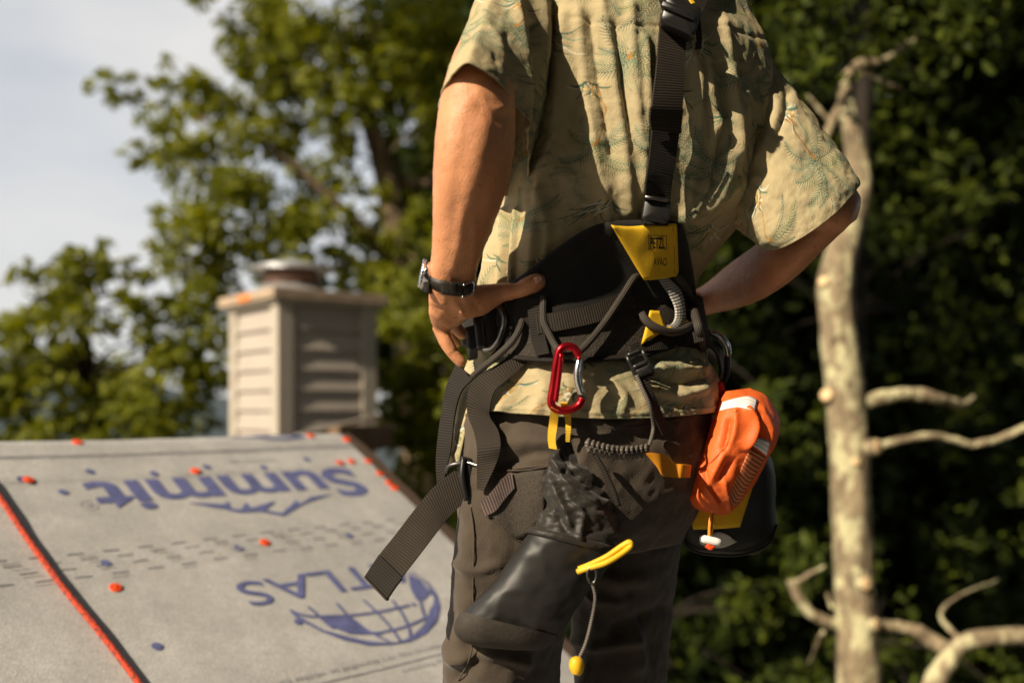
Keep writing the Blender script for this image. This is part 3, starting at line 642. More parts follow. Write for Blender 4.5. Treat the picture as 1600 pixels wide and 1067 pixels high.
GREENS = [hexrgb(h) for h in ('4d7061', '4a6d5c', '6d8468', '6b7a50', '3c5c50', '7c917a')]; OCH = [hexrgb(h) for h in ('a87d42', '966a34', 'b08e52', '8f7044')]; WHT = hexrgb('d2cdb8'); DK = hexrgb('35594a')
def frond(x, y, ang, L, curve, r, al=.85):
    n = 15; px_, py_ = x, y; a = ang; col = GREENS[r.randint(len(GREENS))]; side = .015 * (L / .07)
    for i in range(n):
        st = L / n; nx, ny = px_ + st * math.cos(a), py_ + st * math.sin(a); f = i / n
        stroke(px_, py_, nx, ny, .0008, .0007, col * .85, al * .8)
        l = side * math.sin(math.pi * min(1, .18 + f * .82)) ** .7
        for s in (-1, 1):
            b = a + s * (1.05 - .55 * f); stroke(nx, ny, nx + l * math.cos(b), ny + l * math.sin(b), .0013, .0004, col * r.uniform(.7, 1.25), al)
        px_, py_ = nx, ny; a += curve / n
def palm(x, y, h, lean, r, trunk=True):
    tx, ty = x, y; a = math.pi / 2 + lean; n = 22; w = .0042; oc = OCH[r.randint(len(OCH))]
    if trunk:
        for i in range(n):
            nx, ny = tx + h / n * math.cos(a), ty + h / n * math.sin(a); stroke(tx, ty, nx, ny, w, w * .96, oc * r.uniform(.85, 1.1), .6); a -= lean * 1.9 / n; tx, ty = nx, ny; w *= .975
    k = r.randint(7, 10)
    for i in range(k):
        an = math.pi * (-.15 + 1.3 * (i + .5) / k) + r.uniform(-.1, .1); c = -1.5 if math.cos(an) > 0 else 1.5
        frond(tx, ty, an, r.uniform(.046, .07), c * r.uniform(.6, 1.1), r)
    for i in range(5): q = r.uniform(0, 6.28); stroke(tx, ty, tx + .005 * math.cos(q), ty + .005 * math.sin(q), .004, .003, OCH[0], .8)
def tuft(x, y, s, r):
    for i in range(r.randint(9, 14)):
        an = r.uniform(.1, math.pi - .1); L = s * r.uniform(.6, 1.1); px_, py_, a = x + r.uniform(-.01, .01), y, an; n = 8; col = [WHT, GREENS[r.randint(6)], DK, GREENS[r.randint(6)]][r.randint(4)]
        c = (-1 if math.cos(an) > 0 else 1) * r.uniform(.6, 1.7)
        for q in range(n):
            nx, ny = px_ + L / n * math.cos(a), py_ + L / n * math.sin(a); w = .0034 * (1 - abs(q / n - .35)); stroke(px_, py_, nx, ny, w, w * .85, col, .62); px_, py_ = nx, ny; a += c / n
    for i in range(14):
        q = r.uniform(0, 6.28); d = s * .28 * r.uniform(0, 1); col = [WHT, OCH[0], OCH[2], hexrgb('c9a25c')][r.randint(4)]
        stroke(x + d * math.cos(q), y + .3 * s + d * math.sin(q), x + (d + .006) * math.cos(q), y + .3 * s + (d + .006) * math.sin(q), .003, .0015, col, .85)
r = np.random.RandomState(12)
def ghost(n):
    for _ in range(n):
        x, y = r.uniform(0, TM, 2)
        for k in range(4): frond(x, y, r.uniform(0, 6.28), r.uniform(.03, .055), r.uniform(-1.4, 1.4), r, .4)
ghost(34)
for i in range(6):
    for j in range(6):
        x, y = (i + .5 * (j % 2) + r.uniform(-.18, .18)) * TM / 6, (j + r.uniform(-.18, .18)) * TM / 6
        k = (i * 2 + j * 3) % 4
        if k in (0, 2): palm(x, y - .05, r.uniform(.05, .08), r.uniform(-.5, .5), r); tuft(x + r.uniform(-.015, .015), y - .055, .03, r)
        elif k == 1: tuft(x, y - .02, r.uniform(.045, .06), r)
        else: palm(x, y - .02, .03, r.uniform(-.3, .3), r, trunk=False)
img = bpy.data.images.new('shirt_print', TS, TS, float_buffer=True, alpha=False); img.colorspace_settings.name = 'Linear Rec.709'
img.pixels.foreach_set(np.concatenate([np.clip(cloth, 0, 1), np.ones((TS, TS, 1))], 2).astype(np.float32).ravel()); img.update(); img.pack()
shirt_m = bpy.data.materials.new('palm_print_cloth'); shirt_m.use_nodes = True; t = shirt_m.node_tree; b = t.nodes['Principled BSDF']
b.inputs['Roughness'].default_value = .85; b.inputs['Specular IOR Level'].default_value = .2
uvn = N(t, 'ShaderNodeUVMap'); mpn = N(t, 'ShaderNodeMapping'); mpn.inputs['Scale'].default_value = (1 / TM, 1 / TM, 1); it = N(t, 'ShaderNodeTexImage'); it.image = img
t.links.new(uvn.outputs[0], mpn.inputs[0]); t.links.new(mpn.outputs[0], it.inputs[0]); t.links.new(it.outputs[0], b.inputs['Base Color'])
ms_ = N(t, 'ShaderNodeMapping'); ms_.inputs['Scale'].default_value = (900, 200, 1); nn = N(t, 'ShaderNodeTexNoise'); nn.inputs['Scale'].default_value = 1; t.links.new(uvn.outputs[0], ms_.inputs[0]); t.links.new(ms_.outputs[0], nn.inputs[0])
n2 = N(t, 'ShaderNodeTexNoise'); n2.inputs['Scale'].default_value = 55; n2.inputs['Detail'].default_value = 5; t.links.new(uvn.outputs[0], n2.inputs[0])
ad = N(t, 'ShaderNodeMath', operation='MULTIPLY_ADD'); ad.inputs[1].default_value = 1.6; t.links.new(n2.outputs['Fac'], ad.inputs[0]); t.links.new(nn.outputs['Fac'], ad.inputs[2])
bp = N(t, 'ShaderNodeBump'); bp.inputs['Strength'].default_value = .5; bp.inputs['Distance'].default_value = .0022; t.links.new(ad.outputs[0], bp.inputs['Height']); t.links.new(bp.outputs[0], b.inputs['Normal'])
tl = N(t, 'ShaderNodeBsdfTranslucent'); t.links.new(it.outputs[0], tl.inputs[0]); mxs = N(t, 'ShaderNodeMixShader'); mxs.inputs[0].default_value = .1
t.links.new(b.outputs[0], mxs.inputs[1]); t.links.new(tl.outputs[0], mxs.inputs[2]); t.links.new(mxs.outputs[0], t.nodes['Material Output'].inputs[0])

skin = mat('skin', (.60, .262, .122), rough=.46, var=.16, scale=22, bump=.5, bscale=520, spec=.45, sss=.06)
t = skin.node_tree; b = t.nodes['Principled BSDF']; fk = N(t, 'ShaderNodeTexNoise'); fk.inputs['Scale'].default_value = 150; fk.inputs['Detail'].default_value = 2
c_ = N(t, 'ShaderNodeTexCoord'); t.links.new(c_.outputs['Object'], fk.inputs[0]); rg_ = N(t, 'ShaderNodeMapRange'); rg_.inputs['From Min'].default_value = .62; rg_.inputs['From Max'].default_value = .74
t.links.new(fk.outputs['Fac'], rg_.inputs[0]); mk = N(t, 'ShaderNodeMath', operation='MULTIPLY'); mk.inputs[1].default_value = .5; t.links.new(rg_.outputs[0], mk.inputs[0])
mf = N(t, 'ShaderNodeMix', data_type='RGBA'); mf.inputs['B'].default_value = (.27, .09, .04, 1); t.links.new(b.inputs['Base Color'].links[0].from_socket, mf.inputs['A']); t.links.new(mk.outputs[0], mf.inputs['Factor']); t.links.new(mf.outputs['Result'], b.inputs['Base Color'])
trouser = mat('brown_canvas', (.058, .042, .027), rough=.85, var=.24, scale=11, bump=.5, bscale=520, sheen=.15)
trouser_dark = mat('stretch_panel', (.05, .04, .03), rough=.9, var=.25, scale=300, bump=.8, bscale=620)

TH = math.radians(30); LX = np.array([math.cos(TH), math.sin(TH)]); LY = np.array([-math.sin(TH), math.cos(TH)])
YC = 1.42
def torso_ring(py, xl, xr, ratio, m=180, grow=0., ex=2.35, yc=YC, th=TH):
    lx = np.array([math.cos(th), math.sin(th)]); ly = np.array([-math.sin(th), math.cos(th)])
    Xl, Xr = (xl - 800) / F * (yc - .09), (xr - 800) / F * (yc + .09); hx = (Xr - Xl) / 2; cx = (Xr + Xl) / 2
    a = hx / math.sqrt(math.cos(th) ** 2 + (ratio * math.sin(th)) ** 2) + grow; bb = ratio * a + grow * (1 - ratio)
    tt = np.linspace(0, 2 * np.pi, m, endpoint=False); c, s = np.cos(tt), np.sin(tt)
    q = (np.abs(c) ** ex + np.abs(s) ** ex) ** (-1 / ex)
    xy = np.array([cx, yc]) + np.outer(a * q * c, lx) + np.outer(bb * q * s, ly)
    return np.column_stack([xy, np.full(m, CZ - (py - HY) / F * yc)])
TOR = [(-130, 925, 1015, .95), (-100, 905, 1040, .85), (-72, 850, 1090, .62), (-35, 818, 1135, .58), (20, 806, 1162, .58), (80, 800, 1186, .62), (160, 798, 1190, .65), (240, 797, 1180, .66), (310, 790, 1160, .66),
       (360, 778, 1124, .66), (410, 760, 1088, .66), (450, 748, 1070, .67), (500, 740, 1072, .68), (550, 738, 1082, .69), (580, 730, 1100, .71), (620, 718, 1110, .72), (660, 708, 1112, .72), (722, 694, 1112, .72)]
def table(py, T=TOR):
    k = np.array(T, float); return [np.interp(py, k[:, 0], k[:, j]) for j in (1, 2, 3)]
def grid_normals(G, closed=True):
    du = np.roll(G, -1, 1) - np.roll(G, 1, 1) if closed else np.gradient(G, axis=1); dv = np.gradient(G, axis=0)
    n = np.cross(du, dv); n /= np.linalg.norm(n, axis=2)[..., None] + 1e-12
    c = G.mean(1, keepdims=True)
    if ((G - c) * n).sum() < 0: n = -n
    return n
def seg_dist(pxy, poly):
    d = np.full(pxy.shape[:-1], 1e9); poly = np.asarray(poly, float)
    for a, bb in zip(poly[:-1], poly[1:]):
        ab = bb - a; tt = np.clip(((pxy - a) @ ab) / (ab @ ab), 0, 1); q = a + tt[..., None] * ab; d = np.minimum(d, np.hypot(pxy[..., 0] - q[..., 0], pxy[..., 1] - q[..., 1]))
    return d
FA = .72
def folds(G, nrm, lst):
    """soft ridges (+) and grooves (-) along drawn lines, on the side that faces the camera"""
    p = proj(G); v = G - np.array([0, 0, CZ]); fac = np.clip(-(v / np.linalg.norm(v, axis=2)[..., None] * nrm).sum(2) * 3 + .2, 0, 1); d = np.zeros(G.shape[:2])
    for poly, w, amp in lst:
        pl = cat(poly, 4); dd = seg_dist(p, pl)
        d += FA * amp * (.6 * np.exp(-(dd / (w * .85)) ** 2) + .5 * np.exp(-dd / (w * .55))) * fac
    return d
def cloth_obj(name, G, m, parent, closed=True, thick=.0016):
    mb = MB().loft(G, closed); o = mb.build(name, m, parent)
    if thick: md = o.modifiers.new('thickness', 'SOLIDIFY'); md.thickness = thick; md.offset = -1
    return o
# ---- shirt body
rows = []
pys = np.concatenate([np.linspace(-130, -40, 24), np.linspace(-36, 560, 190), np.linspace(563, 722, 52)])
kk = cat(np.array(TOR, float), 10)
M_ = 340
base = np.stack([torso_ring(py, *table(py, kk), m=M_) for py in pys])
ang = np.degrees(np.linspace(0, 2 * np.pi, M_, endpoint=False))
hem = np.where((ang > 90) & (ang < 184), 722., 648.)
hem = np.where((ang >= 184) & (ang < 194), 655 + 8 * np.sin(np.radians((ang - 184) * 18)), hem)
hem = hem + 5 * np.sin(np.radians(ang * 3 + 40))
zf = CZ - (560 - HY) / F * YC
low_ = pys > 560
G = base.copy()
for i in np.where(low_)[0]:
    f = (pys[i] - 560) / (722 - 560); py = 560 + f * (hem - 560)
    rr = np.stack([torso_ring(q, *table(q, kk), m=M_)[j] for j, q in enumerate(py)]) if False else None
    i0 = np.interp(py, pys, np.arange(len(pys))); a0 = np.floor(i0).astype(int); a1 = np.minimum(a0 + 1, len(pys) - 1); w = (i0 - a0)[:, None]
    G[i] = base[a0, np.arange(M_)] * (1 - w) + base[a1, np.arange(M_)] * w
nr = grid_normals(G)
pos = G.copy()
loc = np.stack([(pos[..., 0] - .1) * LX[0] + (pos[..., 1] - YC) * LX[1], (pos[..., 0] - .1) * LY[0] + (pos[..., 1] - YC) * LY[1], pos[..., 2]], -1)
loose = np.interp(pys, [-130, -60, 0, 200, 330, 430, 450, 555, 570, 722], [.1, .3, .7, 1, 1, .35, .1, .1, .6, .9])[:, None]
dn = .0055 * fbm(loc * np.array([17, 12, 4.2]) + .35 * fbm(loc * 9, 2)[..., None], 3) * loose + .004 * fbm(loc * np.array([30, 30, 9]), 3) * loose + .0018 * fbm(loc * 60, 2) * loose
dn += .004 * np.abs(noise3(loc * np.array([22, 16, 3]) + 4.4)) * loose - .002 + .0022 * (.25 - np.abs(fbm(loc * np.array([48, 40, 22]) + 1.3, 2))) * loose + .0009 * fbm(loc * 120, 2) * loose
FB = [  # the back: drapes fanning from the shoulders and blousing over the belt
    ([(905, 20), (915, 140), (935, 260), (950, 330)], 13, .010), ([(940, 0), (960, 120), (975, 240), (985, 330)], 10, .008), ([(985, 10), (990, 110), (1000, 230)], 10, .010), ([(1008, 60), (1012, 160), (1003, 300)], 8, .009),
    ([(880, 30), (870, 170), (845, 300), (828, 420)], 16, .013), ([(845, 300), (855, 360), (850, 420)], 10, .007), ([(922, 30), (940, 160), (955, 240)], 8, -.008), ([(962, 40), (975, 150), (990, 230)], 7, -.008),
    ([(770, 330), (765, 380), (758, 440)], 7, .011), ([(790, 330), (785, 390), (780, 445)], 6, .011), ([(808, 330), (802, 390), (798, 440)], 5, .010), ([(778, 340), (774, 400), (770, 445)], 5, -.010), ([(798, 340), (792, 400), (788, 445)], 5, -.009),
    ([(1100, 60), (1108, 150), (1120, 200)], 10, .010), ([(1130, 40), (1145, 150), (1148, 240)], 12, .011), ([(1085, 90), (1090, 220), (1070, 330)], 12, .010), ([(1160, 150), (1140, 260), (1090, 340)], 12, .011), ([(1115, 190), (1105, 280), (1065, 345)], 10, .009),
    ([(1128, 100), (1128, 200), (1110, 280)], 8, -.009), ([(870, 420), (920, 375), (955, 345)], 12, .012), ([(1060, 340), (1100, 320), (1150, 290)], 14, .010),
    ([(1030, 575), (1070, 578), (1100, 575)], 9, .012), ([(1020, 590), (1060, 600), (1098, 592)], 8, -.009), ([(1025, 612), (1060, 618), (1100, 608)], 8, .009), ([(960, 600), (975, 620), (970, 640)], 8, .007), ([(840, 580), (850, 610), (835, 645)], 12, .006), ([(800, 575), (790, 620), (780, 650)], 12, .008), ([(725, 610), (720, 660), (712, 712)], 9, .007)]
dn = dn + folds(G, nr, FB)
# yoke seam over the shoulders, hem stitching
p2 = proj(G); dn -= .0022 * np.exp(-(seg_dist(p2, [(880, 30), (985, 42), (1105, 38), (1200, 62)]) / 2.5) ** 2)
G2 = G + nr * dn[..., None]
hv = (pys[-1] - pys)[:, None]; G2 = G2 + nr * (.0016 * np.exp(-((hv - 14) / 4) ** 2) * np.ones(G2.shape[:2]))[..., None]
shirt = empty('shirt', man_root.location, 'loose tan short sleeved shirt printed with green palms'); shirt.parent = man_root; shirt.matrix_parent_inverse = MI(man_root)
cloth_obj('shirt_body', G2, shirt_m, shirt)

def LR(L, R, near, m=72, ex=2.):
    """ring through two outline points; near: (dpx, dpy, depth) from the ring's middle to its point nearest the camera"""
    A, B = P(*L), P(*R); C = (A + B) / 2; Wd = (B - A) / 2
    Yc = C.y; cpx = proj(np.array(C)); Nn = P(float(cpx[0]) + near[0], float(cpx[1]) + near[1], Yc - near[2]) - C
    tt = np.linspace(0, 2 * np.pi, m, endpoint=False); c, s = np.cos(tt), np.sin(tt); q = (np.abs(c) ** ex + np.abs(s) ** ex) ** (-1 / ex)
    return np.array(C) + np.outer(q * c, np.array(Wd)) + np.outer(q * s, np.array(Nn))
def loft_rings(rs, k): return cat(np.stack(rs), k)
# ---- left sleeve
m_ = 200
SL = [LR((800, -100, 1.34), (905, -70, 1.42), (0, -30, .055), m_), LR((766, -60, 1.30), (890, -20, 1.40), (10, -20, .070), m_), LR((736, 20, 1.24), (876, 80, 1.36), (12, -30, .086), m_),
      LR((712, 92, 1.20), (852, 185, 1.31), (12, -62, .092), m_), LR((692, 162, 1.17), (826, 262, 1.28), (10, -93, .098), m_)]
G = loft_rings(SL, 26); nr = grid_normals(G); lo = G * 1.0
fade = np.linspace(.4, 1, len(G))[:, None]
dn = (.008 * fbm(lo * np.array([11, 11, 8]) + 3, 3) + .0035 * fbm(lo * 30, 3) + .0018 * fbm(lo * 70, 2)) * fade
dn += folds(G, nr, [([(800, -20), (815, 60), (825, 140), (815, 220)], 12, .012), ([(845, -10), (850, 80), (838, 180)], 9, .009), ([(770, 0), (745, 70), (730, 110)], 14, .006), ([(832, 40), (836, 120), (826, 200)], 8, -.010), ([(790, 60), (800, 120), (808, 170)], 10, -.005), ([(760, 40), (790, 80), (806, 130)], 8, .004)])
G = G + nr * dn[..., None]
G[-1] += nr[-1] * .0015
cloth_obj('sleeve', G, shirt_m, shirt)
# ---- right sleeve
SR = [LR((1085, 10, 1.50), (1075, 270, 1.48), (0, 0, .075), m_), LR((1155, 48, 1.50), (1110, 330, 1.47), (-5, 5, .082), m_), LR((1208, 102, 1.475), (1146, 350, 1.44), (-2, 4, .082), m_), LR((1262, 172, 1.45), (1176, 368, 1.415), (4, 6, .078), m_), LR((1310, 235, 1.435), (1193, 379, 1.40), (10, 12, .070), m_), LR((1337, 284, 1.425), (1205, 384, 1.395), (14, 16, .064), m_)]
G = loft_rings(SR, 24); nr = grid_normals(G); fade = np.interp(np.linspace(0, 1, len(G)), [0, .25, .5, 1], [.4, 1, 1, .9])[:, None]
dn = (.008 * fbm(G * np.array([10, 10, 10]) + 8, 3) + .004 * fbm(G * 28, 3) + .002 * fbm(G * 75, 2)) * fade
dn += folds(G, nr, [([(1200, 150), (1212, 170), (1205, 205), (1185, 245)], 14, .008), ([(1188, 130), (1180, 180), (1165, 280)], 12, -.006), ([(1228, 150), (1225, 185), (1215, 210)], 8, -.008), ([(1240, 180), (1290, 230), (1325, 290)], 14, .004), ([(1160, 320), (1180, 340), (1200, 375)], 9, .008), ([(1210, 260), (1260, 280), (1300, 320)], 12, .004), ([(1180, 290), (1220, 320), (1245, 345)], 9, -.004)])
G = G + nr * dn[..., None]
cloth_obj('sleeve', G, shirt_m, shirt)

def remesh(mb, voxel, smooth, name, iters=6):
    o = bpy.data.objects.new('tmp', mb.mesh('tmp')); COL.objects.link(o)
    a = o.modifiers.new('r', 'REMESH'); a.mode = 'VOXEL'; a.voxel_size = voxel; a.use_smooth_shade = True
    s = o.modifiers.new('s', 'SMOOTH'); s.factor = smooth; s.iterations = iters
    dg = bpy.context.evaluated_depsgraph_get(); me = bpy.data.meshes.new_from_object(o.evaluated_get(dg)); me.name = name
    bpy.data.objects.remove(o); return me
def displace(me, fn):
    n = len(me.vertices); v = np.empty(n * 3, np.float32); me.vertices.foreach_get('co', v); v = v.reshape(-1, 3).astype(float)
    nn = np.empty(n * 3, np.float32); me.vertices.foreach_get('normal', nn); nn = nn.reshape(-1, 3).astype(float)
    v = v + nn * fn(v, nn)[:, None]; me.vertices.foreach_set('co', v.astype(np.float32).ravel()); me.update()

# ---- the body: one continuous skin
bd = MB()
def solid(rs, k=8): bd.loft(loft_rings(rs, k), True, (True, True))
m2 = 40
tors = [torso_ring(py, *table(py, kk), m=48, grow=-.022) for py in (-72, -35, 20, 80, 160, 240, 310, 360, 410, 450, 500, 550, 600, 660)]
bd.loft(tors, True, (True, True))
neck = [torso_ring(py, xl, xr, .95, m=40, yc=YC - .0 + dy, th=TH) for py, xl, xr, dy in ((-60, 905, 1055, .0), (-110, 915, 1040, .01), (-150, 918, 1038, .02), (-185, 922, 1040, .03))]
bd.loft(neck, True, (True, True))
# head, turned with the body, out of frame
hc = np.array([.105, YC + .035, CZ + .86]); hr_ = []
for k in range(21):
    th_ = math.pi * k / 20; z = -.125 * math.cos(th_); rr = math.sin(th_) ** .8; jaw = 1 - .22 * max(0, -z / .125); q = np.linspace(0, 2 * np.pi, 40, endpoint=False)
    yf = .098 * np.sin(q); nose = .024 * np.exp(-((q - math.pi / 2) / .13) ** 2) * math.exp(-((z + .018) / .028) ** 2) - .008 * (np.exp(-((q - math.pi / 2 - .38) / .16) ** 2) + np.exp(-((q - math.pi / 2 + .38) / .16) ** 2)) * math.exp(-((z - .008) / .014) ** 2) - .004 * np.exp(-((q - math.pi / 2) / .3) ** 2) * math.exp(-((z + .058) / .006) ** 2)
    lx_, ly_ = rr * jaw * .078 * np.cos(q), rr * (yf * jaw ** .3) + nose * np.sin(q) * (rr > .1)
    hr_.append(np.column_stack([hc[0] + lx_ * LX[0] + ly_ * LY[0], hc[1] + lx_ * LX[1] + ly_ * LY[1], np.full(40, hc[2] + z)]))
bd.loft(hr_, True, (True, True))
for s in (-1, 1):
    c = hc + np.array([*(LX * s * .078 - LY * .005), -.005]); bd.tube([c + np.array([0, 0, -.03]), c + np.array([*(LX * s * .012 - LY * .01), 0]), c + np.array([*(LX * s * .01 - LY * .008), .03])], [.008, .013, .009], n=10, k=4)
# left arm
solid([LR((800, -60, 1.36), (890, -50, 1.42), (0, 0, .055), m2), LR((752, 0, 1.28), (850, 30, 1.34), (0, -5, .052), m2), LR((715, 70, 1.20), (822, 95, 1.24), (4, -14, .050), m2),
       LR((697, 118, 1.165), (808, 138, 1.20), (8, -12, .047), m2), LR((686, 165, 1.16), (806, 178, 1.19), (6, -2, .047), m2), LR((679, 225, 1.165), (804, 232, 1.19), (2, 2, .048), m2),
       LR((676.5, 290, 1.18), (792, 296, 1.20), (0, 2, .046), m2), LR((676, 345, 1.20), (772, 350, 1.22), (0, 2, .041), m2), LR((674, 395, 1.22), (753, 398, 1.235), (0, 2, .034), m2), LR((671, 430, 1.23), (743, 434, 1.25), (0, 2, .028), m2),
       LR((669, 458, 1.24), (744, 462, 1.255), (0, 0, .023), m2), LR((669, 480, 1.25), (742, 480, 1.262), (0, 0, .020), m2)])
# olecranon
bd.tube([P(782, 122, 1.17), P(772, 146, 1.155), P(764, 180, 1.16)], [.012, .016, .010], n=12, k=5)
# left hand: back of the hand, thumb ray, five fingers
solid([LR((670, 452, 1.24), (744, 455, 1.255), (0, 0, .022), m2), LR((669, 475, 1.25), (757, 470, 1.262), (0, 0, .021), m2), LR((671, 497, 1.265), (742, 490, 1.275), (0, 0, .020), m2), LR((680, 517, 1.285), (722, 505, 1.295), (0, 0, .018), m2), LR((690, 527, 1.30), (712, 510, 1.312), (0, 0, .014), m2)])
solid([LR((712, 462, 1.255), (722, 500, 1.26), (0, 0, .020), m2), LR((742, 446, 1.262), (754, 493, 1.268), (0, 0, .018), m2), LR((772, 443, 1.266), (778, 478, 1.270), (0, 0, .014), m2), LR((795, 441, 1.270), (798, 468, 1.272), (0, 0, .0115), m2)], 6)
th_pts = [(786, 457, 1.268), (804, 455, 1.266), (816, 451, 1.264), (832, 444, 1.265), (844, 439, 1.268), (850, 437, 1.270)]
bd.tube([P(*q) for q in th_pts], [.0120, .0108, .0110, .0126, .0116, .0068], n=18, k=6)
bd.tube([P(*q) for q in ((686, 508, 1.285), (696, 532, 1.285), (708, 552, 1.288), (722, 567, 1.292), (725, 569, 1.293))], [.0105, .0098, .0086, .0078, .0045], n=16, k=6)
bd.tube([P(*q) for q in ((704, 500, 1.30), (713, 512, 1.315), (722, 523, 1.33), (725, 527, 1.335))], [.0095, .0088, .0078, .005], n=16, k=6)
bd.tube([P(*q) for q in ((692, 504, 1.32), (702, 522, 1.345), (716, 540, 1.365))], [.0090, .0082, .006], n=14, k=6)
bd.tube([P(*q) for q in ((700, 498, 1.33), (712, 512, 1.36), (724, 526, 1.38))], [.0082, .0074, .0055], n=14, k=6)
# right arm and hand, mostly behind the hip
solid([LR((1095, 30, 1.52), (1130, 150, 1.50), (0, 0, .055), m2), LR((1190, 135, 1.48), (1165, 250, 1.46), (0, 0, .054), m2), LR((1280, 235, 1.45), (1215, 330, 1.43), (0, 0, .050), m2), LR((1338, 296, 1.425), (1270, 362, 1.42), (0, 0, .044), m2), LR((1345, 318, 1.425), (1316, 362, 1.42), (0, 0, .038), m2), LR((1338, 345, 1.43), (1322, 350, 1.43), (0, 0, .02), m2)], 8)
solid([LR((1338, 300, 1.425), (1338, 342, 1.425), (0, 0, .03), m2), LR((1312, 300, 1.43), (1300, 378, 1.43), (0, 0, .042), m2), LR((1250, 335, 1.455), (1240, 436, 1.455), (0, 0, .045), m2), LR((1190, 376, 1.50), (1190, 468, 1.50), (0, 0, .041), m2), LR((1140, 412, 1.56), (1145, 484, 1.56), (0, 0, .034), m2), LR((1098, 446, 1.62), (1104, 493, 1.62), (0, 0, .026), m2), LR((1070, 458, 1.63), (1070, 512, 1.63), (0, 0, .022), m2), LR((1040, 470, 1.63), (1036, 530, 1.63), (0, 0, .02), m2)], 8)
for k, (dy, L) in enumerate(((472, 52), (488, 60), (503, 56), (517, 44))): bd.tube([P(1040, dy, 1.63), P(1040 - L * .5, dy + 4, 1.615), P(1040 - L, dy + 10, 1.59)], [.0095, .0088, .006], n=12, k=5)
bd.tube([P(1080, 468, 1.61), P(1070, 450, 1.585), P(1056, 440, 1.565)], [.012, .0105, .007], n=12, k=5)
# legs inside the trousers
def leg(tab, grow, mb, m=48, k=8, ratio=1.): mb.loft(cat(np.stack([LR((xl + grow, py, yl), (xr - grow, py, yr), (0, 0, d - grow * .0009), m) for py, xl, xr, yl, yr, d in tab]), k), True, (True, True))
LEGL = [(640, 722, 930, 1.34, 1.44, .095), (720, 722, 920, 1.33, 1.43, .100), (800, 718, 905, 1.33, 1.42, .098), (900, 706, 894, 1.33, 1.40, .090), (1000, 699, 880, 1.34, 1.40, .082), (1067, 696, 874, 1.35, 1.40, .078), (1160, 700, 864, 1.36, 1.42, .078), (1300, 706, 868, 1.38, 1.43, .076), (1440, 716, 862, 1.38, 1.43, .072), (1560, 720, 858, 1.38, 1.43, .07)]
_legr = [(640, 900, 1096, 1.46, 1.52, .095), (720, 890, 1086, 1.45, 1.52, .100), (800, 884, 1068, 1.44, 1.52, .098), (900, 890, 1056, 1.45, 1.52, .086), (1000, 895, 1046, 1.46, 1.52, .080), (1067, 897, 1040, 1.46, 1.52, .08), (1160, 900, 1036, 1.47, 1.53, .076), (1300, 904, 1030, 1.48, 1.54, .074), (1440, 908, 1026, 1.48, 1.54, .07), (1520, 910, 1024, 1.48, 1.54, .068)]
LEGR = [(py, xl, xr, yl + .05, yr + .05, d) for py, xl, xr, yl, yr, d in _legr]
leg(LEGL, 16, bd); leg(LEGR, 16, bd)
body_me = remesh(bd, .0032, .5, 'body', 5)
def skin_fn(v, nn):
    p = proj(v); d = .0007 * fbm(v * 60, 2) + .0003 * fbm(v * 200, 2)
    for poly, w, amp in (([(762, 190), (742, 260), (728, 330), (722, 390)], 13, .0013), ([(740, 180), (722, 250), (712, 330)], 11, -.0010), ([(705, 190), (696, 260), (694, 330)], 14, .0012), ([(775, 200), (768, 260), (752, 320)], 9, -.0008), ([(748, 168), (772, 188), (792, 184)], 8, -.0012), ([(752, 128), (770, 124), (788, 132)], 5, -.0008), ([(746, 146), (766, 170), (790, 168)], 6, .0016), ([(708, 420), (716, 380), (722, 330)], 7, .0016), ([(735, 425), (740, 390), (742, 350)], 6, .0014),    # tendons
                         ([(806, 440), (808, 452), (806, 466)], 2.2, -.0010), ([(811, 440), (813, 452), (811, 464)], 2.0, -.0010), ([(800, 441), (801, 452), (800, 466)], 2.0, -.0007),
                         ([(700, 470), (705, 492)], 4, -.0012), ([(718, 466), (728, 490)], 4, -.0012), ([(735, 464), (748, 484)], 4, -.001), ([(672, 478), (690, 482), (705, 478)], 3, -.0012), ([(674, 490), (690, 500), (700, 508)], 4, .0018), ([(712, 548), (704, 556)], 2, -.0008)):
        d += amp * np.exp(-(seg_dist(p, cat(poly, 3)) / w) ** 2) * (v[:, 1] < 1.33)
    return d
displace(body_me, skin_fn)
body = link('body', body_me, skin, man_root)
nail_m = mat('finger_nail', (.66, .34, .22), rough=.25, var=.05, spec=.5)
nb = P(839, 437, 1.2545); MB().loft([[nb + Vector((x * .0062 * q, -.0012 * (1 - q * q) + .0012 * abs(x) - .001, z * .0048 * q)) for x, z in [(math.cos(t), math.sin(t) + .3 * math.cos(t)) for t in np.linspace(0, 2 * np.pi, 18, endpoint=False)]] for q in (1, .8, .4, .1)], True, (False, True)).build('thumb_nail', nail_m, body)
hair_m = mat('hair', (.05, .03, .018), rough=.6, var=.4, scale=200, bump=.6, stretch=(1, 1, .2))
hb = MB(); hb.loft([np.array(q) * 1.0 + (np.array(q) - np.array([hc[0], hc[1], hc[2]])) * .09 for q in hr_[10:]], True, (False, True)); hb.build('hair', hair_m, man_root)

